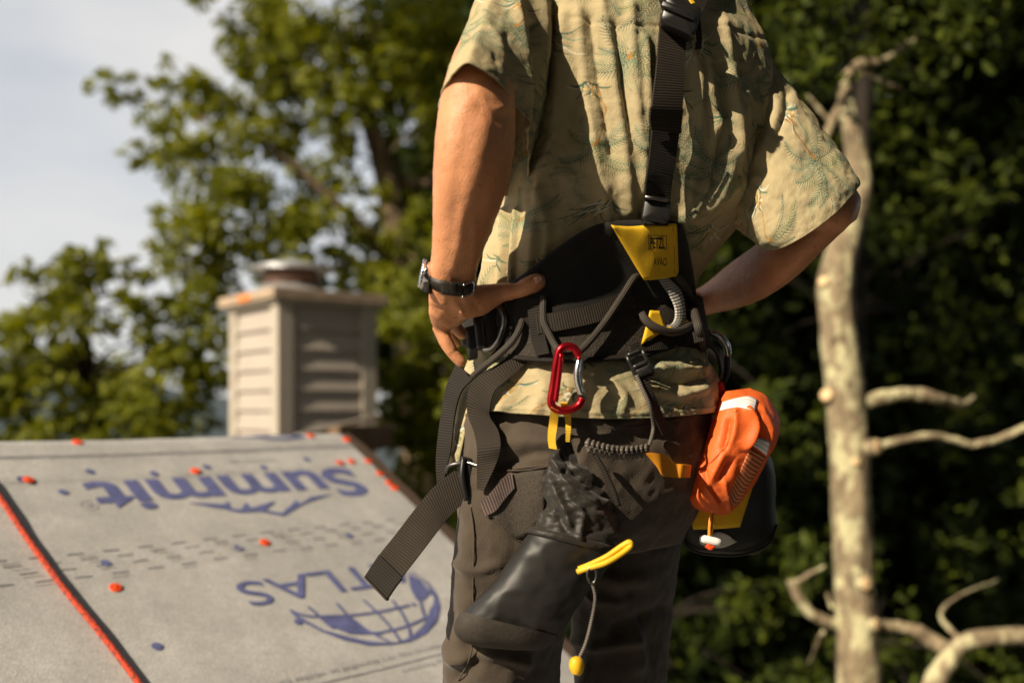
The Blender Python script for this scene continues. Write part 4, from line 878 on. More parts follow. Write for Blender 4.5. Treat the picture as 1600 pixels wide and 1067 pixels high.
# ---- trousers
tm = MB()
PEL = [(560, 740, 1085, .70), (600, 726, 1098, .72), (650, 720, 1100, .74), (700, 718, 1094, .76), (760, 718, 1082, .78), (810, 722, 1070, .74), (850, 740, 1050, .66)]
tm.loft([torso_ring(py, *q, m=90, grow=-.010 if py <= 650 else -.002, th=TH + math.radians(np.interp(py, [640, 720], [0, 6]))) for py, *q in PEL], True, (True, True))
leg(LEGL, 0, tm, 60); leg(LEGR, 0, tm, 60)
tr_me = remesh(tm, .0048, .5, 'trousers', 12)
TF = [([(730, 800), (728, 900), (720, 1000)], 14, .004), ([(760, 700), (830, 690), (880, 700)], 12, .005), ([(780, 730), (840, 705), (900, 712)], 8, -.005), ([(935, 660), (960, 665), (1000, 655)], 8, .004), ([(700, 1010), (740, 1045), (790, 1067)], 14, .006), ([(735, 1000), (745, 1030), (715, 1060)], 10, -.005), ([(860, 880), (880, 950), (886, 1067)], 10, .004), ([(925, 900), (935, 980), (915, 1067)], 12, .006), ([(955, 900), (985, 960), (1000, 1040)], 12, .006), ([(960, 980), (1010, 960), (1035, 950)], 12, -.006), ([(900, 860), (950, 900), (1000, 905)], 12, .006), ([(888, 700), (884, 800), (890, 900)], 9, -.014), ([(905, 900), (925, 930), (960, 940)], 8, .006), ([(900, 1000), (940, 1010), (990, 1000)], 8, .006), ([(715, 880), (745, 890), (780, 880)], 7, .004), ([(712, 1030), (760, 1020), (820, 1035)], 9, .006)]
def tr_fn(v, nn):
    d = .0055 * fbm(v * np.array([9, 9, 7]) + 2, 3) + .0045 * (.35 - np.abs(fbm(v * np.array([13, 13, 24]) + 7, 3))) + .0028 * fbm(v * 30, 3) + .0013 * fbm(v * 75, 2); p = proj(v); face = np.clip(-nn[:, 1] * 3, 0, 1)
    for poly, w, amp in TF: d = d + 1.5 * amp * np.exp(-(seg_dist(p, cat(poly, 4)) / w) ** 2) * face
    return d
displace(tr_me, tr_fn)
trousers = link('trousers', tr_me, trouser, man_root)
# boots on the slope
boot_m = mat('boot_leather', (.07, .045, .03), rough=.6, var=.3, scale=30, bump=.3)
for x, Y in ((790, 1.405), (966, 1.51)):
    c = P(x, 1500, Y); zz = c.z
    fwd = Vector((LY[0], LY[1], 0)); sl = Vector((fwd.x, fwd.y, -(N_.x * fwd.x + N_.y * fwd.y) / N_.z)).normalized()
    gz = CZ + (_k - N_.x * c.x - N_.y * c.y) / N_.z
    heel = Vector((c.x, c.y, gz + .045)) - sl * .06; bt = MB(); side = Vector((LX[0], LX[1], 0))
    bt.loft([[heel + sl * (.02 + l) + side * (w * math.cos(t)) + Vector((0, 0, h * max(-.62, math.sin(t)))) for t in np.linspace(0, 2 * np.pi, 20, endpoint=False)] for l, w, h in ((-.035, .02, .05), (-.02, .038, .068), (.05, .043, .07), (.12, .044, .062), (.19, .048, .052), (.235, .036, .045), (.255, .012, .02))], True, (True, True))
    bt.tube([heel + sl * .05 + Vector((0, 0, .02)), Vector((c.x, c.y, zz - .02)), Vector((c.x, c.y, zz + .06))], [.05, .05, .052], n=20, k=5)
    bt.build('boot', boot_m, man_root)
# ------------------------------------------------------------------ what he wears: harness, watch, bags
bpy.context.view_layer.update()
def bvh_of(objs):
    vs, fs = [], []
    for o in objs:
        k = len(vs); M = wm(o); vs += [M @ v.co for v in o.data.vertices]; fs += [[k + i for i in p.vertices] for p in o.data.polygons]
    return BVHTree.FromPolygons(vs, fs)
shirt_body = [o for o in shirt.children if o.name.startswith('shirt_body')][0]
BODY = bvh_of([shirt_body, trousers])
def SY(px, py, bvh=None, default=1.36):
    d = ray(px, py); L = d.length; h = (bvh or BODY).ray_cast(CAMV, d / L)
    return h[0].y if h[0] is not None else default
def PT(px, py, o=.005, bvh=None):
    """o under 0.3: that far in front of the clothes; else a depth of its own"""
    return P(px, py, (SY(px, py, bvh) - o) if o < .3 else o)
def smooth_depth(Y):
    for _ in range(2): Y = np.concatenate([[Y[0]], (Y[:-2] + 2 * Y[1:-1] + Y[2:]) / 4, [Y[-1]]])
    return Y
def strap(name, edges, m, parent, thick=.0024, k=8, across=5, bow=.0, bvh=None):
    """edges: (xL, yL, xR, yR, o[, oR]) down the strap"""
    A, B = [], []
    for q in edges:
        oL = q[4]; oR = q[5] if len(q) > 5 else oL; A.append(tuple(PT(q[0], q[1], oL, bvh))); B.append(tuple(PT(q[2], q[3], oR, bvh)))
    A, B = cat(A, k), cat(B, k); n = len(A); f = np.linspace(0, 1, across)
    C = A[:, None] * (1 - f[None, :, None]) + B[:, None] * f[None, :, None]
    T = np.gradient(C.mean(1), axis=0); nn = np.cross(B - A, T); nn /= np.linalg.norm(nn, axis=1)[:, None] + 1e-12
    s = np.sign((nn * (C.mean(1) - np.array([0, 0, CZ]))).sum(1)); nn = nn * np.where(s == 0, 1, -s)[:, None]    # towards the camera
    front = C + nn[:, None] * (bow * (1 - (2 * f - 1) ** 2))[None, :, None]; back = front - nn[:, None] * thick
    ringz = np.concatenate([front, back[:, ::-1]], 1)
    mb = MB().loft(ringz, True, (True, True))
    # UV across from the width, so the weave runs true
    return mb.build(name, m, parent, smooth=False)
def cord(name, pts, r, m, parent, n=12, k=8, bvh=None): return MB().tube([PT(*q, bvh=bvh) if len(q) == 3 else PT(*q) for q in pts], r, n=n, k=k).build(name, m, parent)
def patch(name, top, bot, off, m, parent, rows=10, cols=28, thick=.003, bulge=0., bvh=None, puff=None):
    """padded panel following the clothes between two drawn lines"""
    t_, b_ = np.asarray(top, float), np.asarray(bot, float)
    def res(q, n):
        q = cat(q, 6) if len(q) > 2 else q; s = np.concatenate([[0], np.cumsum(np.hypot(*np.diff(q, axis=0).T))]); w = np.linspace(0, s[-1], n); return np.column_stack([np.interp(w, s, q[:, 0]), np.interp(w, s, q[:, 1])])
    t_, b_ = res(t_, cols), res(b_, cols); Gd = np.zeros((rows, cols, 3)); f = np.linspace(0, 1, rows)
    Y = np.array([[SY(*(t_[j] * (1 - f[i]) + b_[j] * f[i]), bvh) for j in range(cols)] for i in range(rows)])
    for _ in range(3):
        Yp = np.pad(Y, 1, mode='edge'); Y = (Yp[1:-1, 1:-1] * 4 + Yp[:-2, 1:-1] + Yp[2:, 1:-1] + Yp[1:-1, :-2] + Yp[1:-1, 2:]) / 8
    for i in range(rows):
        for j in range(cols):
            q = t_[j] * (1 - f[i]) + b_[j] * f[i]; u = j / (cols - 1)
            bl = bulge * (1 - (2 * f[i] - 1) ** 4) * (1 - (2 * u - 1) ** 8)
            Gd[i, j] = P(q[0], q[1], Y[i, j] - off - bl)
    mb = MB().loft(Gd, closed=False); o = mb.build(name, m, parent)
    md = o.modifiers.new('thickness', 'SOLIDIFY'); md.thickness = thick; md.offset = 0
    return o
def px_text(s, x0, x1, y_base, y_top, m, parent, bvh, off, bold=0., skew=0., name='lettering'):
    v, f = text_2d(s, bold); lo, hi = v[:, 0].min(), v[:, 0].max(); h = v[:, 1].max()
    out = []
    for q in v:
        x = x0 + (q[0] - lo) / (hi - lo) * (x1 - x0); y = y_base + q[1] / h * (y_top - y_base) + skew * (x - x0); out.append(tuple(PT(x, y, off, bvh)))
    me = bpy.data.meshes.new(name); me.from_pydata(out, [], f); me.update(); return link(name, me, m, parent, smooth=False)

web_dark = webbing('dark_webbing', (.016, .012, .0085), (.045, .034, .023))
web_black = webbing('black_webbing', (.010, .008, .006), (.028, .022, .017))
web_yellow = webbing('yellow_webbing', (.62, .36, .02), (.8, .5, .04), period=.003, bump=.4)
web_grey = webbing('grey_webbing', (.12, .11, .10), (.6, .56, .5), period=.0045)
web_pink = webbing('sheen_webbing', (.03, .022, .018), (.16, .11, .1), period=.004)  # brownish-pink sheen put into the rib colour
pad_m = mat('black_padding', (.012, .010, .008), rough=.9, var=.2, scale=40, bump=.5, bscale=500, sheen=.05)
knit_m = mat('knit_mesh_panel', (.035, .027, .02), rough=.85, var=.5, scale=420, bump=1., bscale=430)
yellow_m = mat('yellow_fabric', (.78, .46, .014), rough=.75, var=.08, scale=60, bump=.35, bscale=700)
plastic = mat('black_plastic', (.012, .011, .010), rough=.35, var=.15, spec=.5)
darkmetal = mat('dark_aluminium', (.16, .15, .14), rough=.3, var=.1, metal=1.)
silver = mat('polished_aluminium', (.75, .75, .76), rough=.2, var=.06, metal=1.)
redmetal = mat('red_anodised', (.42, .012, .02), rough=.25, var=.1, metal=.85)
sleeve_m = tube_mat('grooved_tube', (.03, .025, .02), (.07, .058, .046))
lace_m = webbing('grey_cord', (.05, .042, .035), (.22, .19, .16), period=.003, fine=.003)
black_ink = mat('black_print', (.01, .009, .007), rough=.8)

hn = empty('climbing_harness', P(930, 500, 1.30), 'black padded climbing harness with yellow back label worn over the shirt', 'harness')
# belt that goes right round, then the padded back over it
ring_b = [torso_ring(py, *table(py, kk), m=120, grow=gr) for py, gr in ((462, .001), (464, .010), (500, .013), (542, .012), (546, .001))]
MB().loft(ring_b, True).build('waist_belt', pad_m, hn)
top = [(752, 462), (785, 452), (820, 432), (868, 394), (912, 364), (955, 346), (1010, 345), (1058, 349), (1074, 402), (1084, 470)]
mid = [(748, 512), (785, 514), (822, 512), (868, 506), (912, 498), (955, 490), (1010, 478), (1050, 470), (1072, 468), (1086, 480)]
bot = [(752, 546), (785, 556), (822, 562), (868, 565), (912, 564), (955, 561), (1002, 556), (1046, 545), (1074, 534), (1090, 524)]
patch('back_pad', top, mid, .014, pad_m, hn, 14, 50, .010, .006)
patch('lower_back_panel', mid, bot, .013, knit_m, hn, 10, 50, .009, .004)
patch('pad_binding', [(x, y + 2) for x, y in bot], [(x, y - 5) for x, y in bot], .0205, web_black, hn, 3, 60, .003)
bpy.context.view_layer.update()
HB = bvh_of([shirt_body, trousers] + [o for o in hn.children])
strap('back_webbing', [(836, 492, 840, 522, .014), (880, 486, 886, 514, .014), (930, 474, 937, 502, .014), (985, 452, 992, 480, .014)], web_dark, hn, bvh=HB)
strap('side_webbing', [(822, 470, 846, 466, .012), (826, 500, 848, 496, .012), (830, 530, 852, 526, .012), (838, 556, 858, 552, .012)], web_black, hn, bvh=HB)
# dorsal strap, lifted off the back
strap('dorsal_strap', [(1034, 20, 1074, 40, .026), (1030, 60, 1072, 72, .026), (1026, 110, 1070, 115, .026), (1021, 150, 1068, 152, .027), (1018, 185, 1065, 187, .027), (1019, 204, 1063, 208, .024)], web_dark, hn, bvh=HB, thick=.003)
strap('strap_end', [(1017, 168, 1068, 170, .031), (1016, 186, 1066, 188, .031), (1018, 204, 1064, 208, .029)], web_dark, hn, bvh=HB, thick=.003)
strap('stitching', [(1018, 167, 1067, 169, .0325), (1018, 170, 1067, 172, .0325)], web_black, hn, thick=.001, bvh=HB)
strap('dorsal_strap', [(1020, 198, 1062, 204, .018), (1016, 240, 1056, 250, .018), (1010, 285, 1049, 296, .018), (1008, 325, 1046, 330, .018), (1006, 350, 1044, 352, .02)], web_black, hn, bvh=HB, thick=.003)
strap('strap_end', [(1016, 272, 1050, 276, .021), (1014, 292, 1048, 296, .021), (1012, 308, 1046, 312, .021)], web_dark, hn, bvh=HB)
def frame(name, c, ax, ay, az, r, m, bar=.004, cross=True):
    """ladder-lock or slide buckle: four round bars and a centre bar"""
    c, ax, ay = Vector(c), Vector(ax), Vector(ay); mb = MB(); q = [c + ax + ay, c - ax + ay, c - ax - ay, c + ax - ay]
    for a, bb in zip(q, q[1:] + q[:1]): mb.tube([a, bb], bar, n=10, k=4)
    if cross: mb.tube([c - ax, c + ax], bar * 1.1, n=10, k=4)
    return mb.build(name, m, hn)
def px_axes(x, y, Y, wx, wy, hx_, hy_): 
    c = P(x, y, Y); return c, P(x + wx, y + wy, Y) - c, P(x + hx_, y + hy_, Y) - c
c, ax, ay = px_axes(1025, 330, SY(1025, 330, HB) - .026, 21, 3, -3, 18)
MB().bevbox(c, ax, ay, Vector((0, -.006, 0)), .004).build('buckle', plastic, hn); 
c, ax, ay = px_axes(1026, 311, SY(1026, 311, HB) - .03, 19, 3, -1, 3); MB().bevbox(c, ax, ay, Vector((0, -.004, 0)), .002).build('buckle_bar', darkmetal, hn)
c, ax, ay = px_axes(1062, 30, SY(1050, 40, HB) - .04, 27, 12, -6, 22)
MB().bevbox(c, ax, ay, Vector((0, -.011, .002)), .006).build('dorsal_buckle', plastic, hn)
c2_, ax2, ay2 = px_axes(1060, 18, SY(1050, 40, HB) - .052, 26, 11, -2, 5); MB().bevbox(c2_, ax2, ay2, Vector((0, -.004, 0)), .002).build('buckle_bar', plastic, hn)
strap('shoulder_strap', [(1038, 22, 1068, 22, .03), (1024, -18, 1062, -12, .026), (1000, -60, 1042, -58, .02), (970, -95, 1020, -100, 1.40)], web_black, hn, bvh=HB)
strap('shoulder_strap', [(1050, 26, 1090, 34, .034), (1068, -10, 1108, -2, .028), (1085, -45, 1125, -36, .02), (1090, -80, 1130, -74, 1.47)], web_dark, hn, bvh=HB)
strap('tie_strap', [(1072, -10, 1076, -10, .05), (1082, 6, 1086, 5, .05)], web_yellow, hn, bvh=HB)
strap('side_strap', [(1086, 34, 1094, 30, .02), (1088, 60, 1097, 58, .016), (1087, 78, 1096, 76, .012)], web_black, hn, bvh=HB)
# yellow back label with its print
lab = patch('back_label', [(955, 352), (985, 354), (1020, 351), (1057, 349)], [(1006, 438), (1022, 437), (1042, 434), (1060, 431)], .031, yellow_m, hn, 16, 24, .002, .003)
LB = bvh_of([lab])
px_text('PETZL', 1016, 1039, 388, 371, black_ink, lab, LB, .0022, bold=.022, skew=.03)
for x0, y0, x1, y1 in ((1013, 368, 1041, 369), (1013, 389.5, 1041, 391), (1013, 368, 1013.6, 390), (1041, 369, 1041.6, 391)):
    strap('lettering', [(x0, y0 - .3, x0 + (.7 if y1 - y0 > 5 else 0), y0 + .3, .0022), (x1, y1 - .3, x1 + (.7 if y1 - y0 > 5 else 0), y1 + .3, .0022)], black_ink, lab, thick=.0004, k=4, across=2, bvh=LB)
px_text('AVAO', 1021, 1042, 415, 402.5, black_ink, lab, LB, .0022, bold=-.006, skew=.02)
strap('label_stitching', [(1051, 353, 1052, 353, .002), (1053, 390, 1054, 390, .002), (1054, 428, 1055, 428, .002)], mat('ochre_thread', (.4, .2, .01)), lab, thick=.0006, across=2, bvh=LB)
# gear loops and the seat attachment
cord('gear_loop', [(849, 462, .03), (849, 500, .03), (857, 520, .032), (868, 541, .034), (880, 554, .038), (896, 554, .04), (912, 543, .04), (941, 509, .036), (971, 465, .034), (988, 438, .03), (996, 430, .022)], .0046, sleeve_m, hn)
strap('seat_loop', [(1029, 434, 1044, 434, .03), (1046, 458, 1063, 452, .034), (1056, 478, 1070, 474, .038), (1057, 496, 1071, 497, .038), (1050, 507, 1062, 514, .036), (1038, 507, 1040, 517, .03)], web_grey, hn, thick=.003, bow=.002)
cord('gear_loop', [(1002, 490, .026), (1012, 504, .034), (1030, 514, .042), (1050, 519, .044), (1070, 514, .042), (1082, 502, .034)], .0056, sleeve_m, hn)
cord('side_tube', [(1056, 430, .03), (1068, 446, .034), (1080, 474, .032), (1092, 515, .026), (1096, 545, .02)], .0062, sleeve_m, hn)
patch('yellow_gusset', [(1016, 485), (1030, 486)], [(1002, 538), (1042, 515)], .031, yellow_m, hn, 8, 8, .002)
patch('yellow_gusset', [(1036, 512), (1060, 508), (1078, 500)], [(1042, 522), (1060, 521), (1080, 514)], .034, yellow_m, hn, 5, 10, .002)
strap('lower_strap', [(1000, 534, 1003, 549, .026), (1030, 530, 1034, 546, .028), (1062, 524, 1066, 541, .028), (1098, 515, 1100, 532, .024)], web_black, hn)
c, ax, ay = px_axes(1000, 570, SY(1000, 570) - .022, 12, -5, 9, 19)
frame('ladder_buckle', c, ax, ay, None, .004, plastic, bar=.0032)
c, ax, ay = px_axes(1006, 580, SY(1006, 580) - .027, 11, -4.5, 3, 6); MB().bevbox(c, ax, ay, Vector((0, -.003, 0)), .002).build('buckle_bar', plastic, hn)
c, ax, ay = px_axes(993, 556, SY(993, 556) - .026, 11, -4.5, 2.5, 5); MB().bevbox(c, ax, ay, Vector((0, -.003, 0)), .002).build('buckle_bar', darkmetal, hn)
strap('riser_strap', [(984, 540, 1000, 534, .024), (990, 556, 1008, 550, .024)], web_black, hn)
strap('riser_tail', [(992, 584, 1006, 580, .022), (1006, 610, 1018, 604, .02), (1018, 640, 1030, 634, .018), (1036, 680, 1046, 674, .018)], web_dark, hn)
cord('riser_cord', [(994, 586, .024), (1003, 606, .022), (1016, 636, .02), (1021, 666, .02), (1016, 690, .02), (1008, 704, .02)], .0026, lace_m, hn)
br = MB()
for k in range(26):
    f = k / 25; x = 1012 + (918 - 1012) * f; y = 703 + 8 * math.sin(math.pi * f) - 7 * f; o = .02 + .03 * f
    cc_ = PT(x, y, o); s = 1 if k % 2 else -1
    br.tube([cc_ + Vector((.002 * s, 0, .0075)), cc_ + Vector((-.001, -.006, .002 * s)), cc_ + Vector((.002 * s, 0, -.0075))], [.0022, .003, .0022], n=8, k=4)
bo = br.build('braided_cord', lace_m, hn); tag(bo, kind='stuff')
# left hip: attachment ring, blocks and leg straps
LH = 1.30
cord('attachment_ring', [(756, 548, 1.285), (769, 545, 1.278), (781, 529, 1.272), (788, 504, 1.270), (786, 488, 1.272), (778, 476, 1.278), (764, 472, 1.286)], .0046, darkmetal, hn)
c, ax, ay = px_axes(737, 536, 1.297, 8, -2, 2, 26); MB().bevbox(c, ax, ay, Vector((0, -.009, 0)), .003).build('side_buckle', plastic, hn)
c, ax, ay = px_axes(750, 520, 1.295, 8, -2, 3, 26); MB().bevbox(c, ax, ay, Vector((0, -.010, 0)), .003).build('side_buckle', plastic, hn)
c, ax, ay = px_axes(768, 512, 1.292, 10, -2, 1, 32); MB().bevbox(c, ax, ay, Vector((0, -.006, 0)), .003).build('hip_plate', pad_m, hn)
c, ax, ay = px_axes(801, 506, 1.276, 13, -3, 1, 38); MB().bevbox(c, ax, ay, Vector((0, -.006, 0)), .004).build('hip_plate', pad_m, hn)
cord('gear_loop', [(738, 589, 1.275), (752, 576, 1.268), (771, 561, 1.260), (798, 536, 1.255), (812, 514, 1.258), (816, 500, 1.268)], .0044, sleeve_m, hn)
strap('hip_strap', [(748, 585, 756, 596, 1.285), (775, 570, 786, 584, 1.272), (800, 548, 808, 562, 1.268), (818, 520, 826, 530, 1.268)], web_black, hn)
strap('leg_strap', [(818, 540, 824, 566, 1.266, 1.264), (798, 560, 806, 582, 1.262, 1.26), (770, 577, 788, 597, 1.26, 1.256), (746, 588, 772, 612, 1.265, 1.256), (731, 612, 765, 638, 1.275, 1.262), (730, 645, 766, 652, 1.28, 1.268), (740, 674, 778, 672, 1.272, 1.262), (745, 700, 782, 696, .02), (745, 728, 776, 722, .017), (745, 764, 756, 766, .014)], web_dark, hn, thick=.0028)
strap('leg_strap', [(712, 568, 740, 590, 1.325, 1.30), (697, 604, 720, 612, 1.325, 1.305), (689, 645, 710, 648, 1.32, 1.305), (682, 700, 704, 702, 1.315, 1.305), (681, 735, 697, 732, 1.312, 1.306), (683, 757, 694, 748, 1.312, 1.306)], web_black, hn, thick=.0028)
strap('strap_tail', [(714, 732, 728, 782, 1.298, 1.296), (681, 757, 701, 808, 1.292, 1.284), (653, 789, 684, 829, 1.284, 1.272), (616, 837, 656, 865, 1.272, 1.258), (592, 867, 628, 901, 1.264, 1.248), (571, 900, 604, 935, 1.256, 1.24)], web_dark, hn, thick=.0028)
strap('strap_end', [(592, 866, 628, 902, 1.259, 1.243), (580, 884, 615, 919, 1.254, 1.238), (569, 901, 603, 937, 1.25, 1.234)], web_black, hn, thick=.006)
strap('strap_end', [(570, 899.5, 604, 935, 1.248, 1.232), (568.5, 902, 602.5, 938, 1.248, 1.232)], web_dark, hn, thick=.008)
c, ax, ay = px_axes(733, 748, 1.288, 9, 2, 4, 34); MB().bevbox(c, ax, ay, Vector((0, -.008, 0)), .003).build('leg_buckle', plastic, hn)
cord('leg_buckle_bar', [(697, 738, 1.30), (702, 728, 1.295), (716, 724, 1.29), (728, 722, 1.284), (748, 728, 1.276)], .003, darkmetal, hn)
cord('leg_buckle_bar', [(724, 716, 1.28), (722, 745, 1.275), (729, 782, 1.275)], .0034, plastic, hn)
strap('thigh_strap', [(800, 737, 804, 762, .008), (782, 752, 790, 778, .008), (764, 772, 774, 798, .008), (750, 786, 758, 806, .008)], web_pink, hn, thick=.002)
# trouser details
patch('pocket_panel', [(756, 790), (782, 758), (806, 740), (852, 733)], [(760, 794), (778, 816), (813, 842), (850, 806)], .0028, trouser_dark, trousers, 12, 22, .0015)
for q in ([(735, 792, .002), (740, 830, .002), (740, 880, .002), (739, 930, .002), (741, 985, .002), (733, 1030, .002), (716, 1062, .002)], [(736, 788, .002), (758, 806, .002), (785, 828, .002), (813, 845, .002), (840, 852, .002)], [(790, 735, .003), (822, 734, .003), (858, 728, .003)], [(930, 660, .002), (990, 668, .002), (1060, 655, .002)]):
    cord('seam', q, .0011, trouser, trousers, n=6)
strap('waist_band', [(800, 724, 801, 733, .004), (830, 720, 830, 730, .004), (858, 716, 860, 727, .004)], trouser, trousers, thick=.002)

# ---- watch on the left wrist
wt = empty('wrist_watch', P(664, 428, 1.235), 'steel diver watch with dark leather strap on the left wrist', 'watch')
leather = mat('watch_leather', (.018, .015, .010), rough=.5, var=.3, scale=90, bump=.4, bscale=300)
ua, ub = np.array(LR((666, 424, 1.236), (744.5, 436, 1.252), (0, 12, .0315), 64)), np.array(LR((667, 443, 1.242), (744.5, 454, 1.256), (0, 12, .0295), 64))
def shrink(q, d): c = q.mean(0); v = q - c; return c + v * (1 - d / np.linalg.norm(v, axis=1)[:, None])
MB().loft([shrink(ua, .003), ua, (ua * .5 + ub * .5) * 1.0, ub, shrink(ub, .003)], True).build('strap', leather, wt)
for (x0, x1, o) in ((690, 724, .0008), (704, 712, .0026)):
    rows_ = []
    for f in np.linspace(-.06, 1.06, 5):
        line = ua * (1 - f) + ub * f; p_ = proj(line); sel = [i for i in range(64) if line[i, 1] < line[:, 1].mean()]
        xs_ = p_[sel][:, 0]; od = np.argsort(xs_); L = line[sel][od]; xs_ = xs_[od]; g_ = np.linspace(x0, x1, 10); rows_.append(np.column_stack([np.interp(g_, xs_, L[:, k]) for k in range(3)]) + np.array([0, -o - .0012, 0]))
    w_ = MB().loft(rows_, closed=False).build('keeper' if x1 - x0 < 20 else 'strap_tongue', leather, wt); md = w_.modifiers.new('t', 'SOLIDIFY'); md.thickness = .0022
cord('buckle', [(724, 446, 1.213), (738, 440, 1.222), (741, 448, 1.224), (738, 458, 1.224), (722, 465, 1.214)], .0011, silver, wt)
wc = P(664.5, 428, 1.236); wax = Vector((-.97, -.16, .2)).normalized(); w1 = wax.orthogonal().normalized(); w2 = wax.cross(w1)
def disc(prof, n=48, knurl=0): return [[wc + wax * h + (w1 * math.cos(t) + w2 * math.sin(t)) * rr * (1 + (knurl if i % 4 < 2 else 0) * kn) for i, t in enumerate(np.linspace(0, 2 * np.pi, n, endpoint=False))] for h, rr, kn in prof]
MB().loft(disc([(-.007, .014, 0), (-.005, .0172, 0), (.002, .0178, 0), (.003, .0172, 0)]), True, (True, True)).build('case', silver, wt)
MB().loft(disc([(.003, .0176, 1), (.0055, .0178, 1), (.0066, .016, 0), (.0066, .014, 0)], 96, .035), True, (True, False)).build('bezel', silver, wt)
MB().loft(disc([(.006, .0142, 0), (.0068, .013, 0), (.007, .002, 0)]), True, (False, True)).build('crystal', mat('watch_glass', (.01, .012, .016), rough=.05, spec=.8), wt)
MB().bevbox(P(667, 446, 1.226), (P(674, 449, 1.226) - P(667, 446, 1.226)), Vector((-.001, -.002, -.009)), Vector((-.002, -.004, 0)), .002).build('lug', leather, wt)

# ---- red carabiner on the gear loop
rc = empty('red_carabiner', P(886, 590, 1.24), 'red anodised carabiner with silver gate clipped to the gear loop', 'carabiner')
yc_ = SY(886, 600) - .030
red_pts = [(905, 556, yc_ - .002), (897, 544, yc_ - .003), (884, 541, yc_ - .004), (874, 548, yc_ - .004), (869, 570, yc_ - .003), (865, 600, yc_), (861, 622, yc_), (863, 634, yc_), (874, 641, yc_), (890, 640, yc_), (904, 633, yc_), (910, 622, yc_)]
cord('spine', red_pts, .0050, redmetal, rc, n=16)
cord('inner_rib', [(877, 552, yc_ - .006), (873, 590, yc_ - .005), (868, 628, yc_ - .005)], .0034, redmetal, rc, n=12)
cord('gate', [(906, 560, yc_ - .003), (903, 578, yc_ - .004), (904, 598, yc_ - .003), (909, 616, yc_ - .002)], [.0045, .0056, .0056, .0045], silver, rc, n=16)
cord('rivet', [(905, 560, yc_ - .009), (905, 560.5, yc_ + .003)], .0028, redmetal, rc)

# ---- black roll-top tool bag under it
tbag = empty('tool_bag', P(850, 1000, 1.26), 'slim black roll top tool bag hanging by a yellow sling', 'bag')
m_ = 110
yb = 1.262
BG = [((874, 684), (889, 683), .010), ((852, 726), (920, 722), .026), ((849, 758), (942, 758), .034), ((853, 788), (957, 792), .040), ((840, 812), (966, 840), .046), ((826, 832), (960, 866), .050), ((812, 852), (942, 892), .050), ((780, 894), (908, 936), .050), ((745, 935), (884, 972), .050), ((716, 968), (862, 1000), .048), ((713, 982), (848, 1010), .044), ((724, 998), (836, 1012), .034), ((756, 1008), (806, 1012), .012)]
rings_ = [LR((*l, yb), (*q, yb + .02), (0, 0, d), m_, 2. if k < 5 else 2.5) for k, (l, q, d) in enumerate(BG)]
crink = mat('crinkled_nylon', (.020, .016, .012), rough=.55, var=.2, scale=40, bump=.6, bscale=140, sheen=.1)
rubber = mat('coated_fabric', (.018, .0165, .015), rough=.5, var=.15, scale=25, bump=.12, bscale=60)
rubber2 = mat('scuffed_rubber', (.034, .027, .02), rough=.75, var=.35, scale=50, bump=.3)
up_ = loft_rings(rings_[:6], 14); nr = grid_normals(up_)
fade = np.interp(np.linspace(0, 1, len(up_)), [0, .15, .8, 1], [.4, 1, 1, .1])[:, None]
dn = (.010 * (np.abs(noise3(up_ * np.array([30, 30, 42]) + 2)) - .2) + .006 * fbm(up_ * np.array([26, 26, 60]), 3) + .003 * fbm(up_ * 90, 2)) * fade
dn += folds(up_, nr, [([(865, 720), (890, 760), (930, 790)], 6, .008), ([(880, 710), (905, 745), (945, 775)], 5, -.007), ([(860, 750), (880, 790), (890, 820)], 6, .008), ([(890, 780), (910, 800), (905, 840)], 6, .009), ([(900, 730), (930, 750)], 5, .006), ([(870, 800), (885, 830)], 5, -.006), ([(920, 800), (945, 810), (955, 835)], 6, .006)])
MB().loft(up_ + nr * dn[..., None], True, (True, False)).build('roll_top', crink, tbag)
lo_ = loft_rings(rings_[5:10], 10); lo_ = lo_ + grid_normals(lo_) * (.005 * fbm(lo_ * 10, 2) + .006 * (.2 - np.abs(fbm(lo_ * 17 + 3, 3))) + 0 * (.3 - np.abs(noise3(lo_ * np.array([34, 34, 20])))))[..., None]
bag_body = MB().loft(lo_, True, (False, False)).build('bag_body', rubber, tbag)
bt_ = loft_rings(rings_[9:], 8); c_ = lo_[-1]
bt2 = np.concatenate([[(rings_[8] * .35 + rings_[9] * .65)], bt_], 0); cc3 = bt2.mean((0, 1)); nr = grid_normals(bt2); MB().loft(bt2 + nr * .003, True, (False, True)).build('base_cap', rubber2, tbag)
jn = rings_[5]; MB().loft([jn * 1.0, jn + (jn - jn.mean(0)) * .05, rings_[4] * .45 + jn * .55 + (jn - jn.mean(0)) * .05, rings_[4] * .5 + jn * .5], True).build('collar_band', crink, tbag)
strap('sling', [(861, 636, 873, 642, yc_ - .005), (858, 660, 871, 664, yb - .018), (856, 682, 868, 686, yb - .022), (858, 700, 870, 702, yb - .026)], web_yellow, tbag, thick=.0018)
strap('sling', [(875, 630, 886, 630, yc_ - .006), (882, 650, 892, 648, yb - .018), (884, 670, 892, 670, yb - .02), (884, 690, 890, 690, yb - .016)], web_yellow, tbag, thick=.0018)
yt = mat('yellow_tube', (.75, .42, .015), rough=.5, var=.15, scale=50)
yh = 1.215
cord('pull_handle', [(902, 893, yh), (920, 887, yh - .004), (944, 880, yh - .006), (966, 868, yh - .004), (984, 854, yh), (983, 847, yh), (970, 854, yh + .002), (950, 868, yh + .002), (926, 880, yh + .003), (904, 889, yh + .004)], .0036, yt, tbag)
cord('ring', [(925 + 7 * math.sin(t), 898 + 13 * math.cos(t), yh - .006) for t in np.linspace(0, 2 * math.pi, 12)], .0018, darkmetal, tbag)
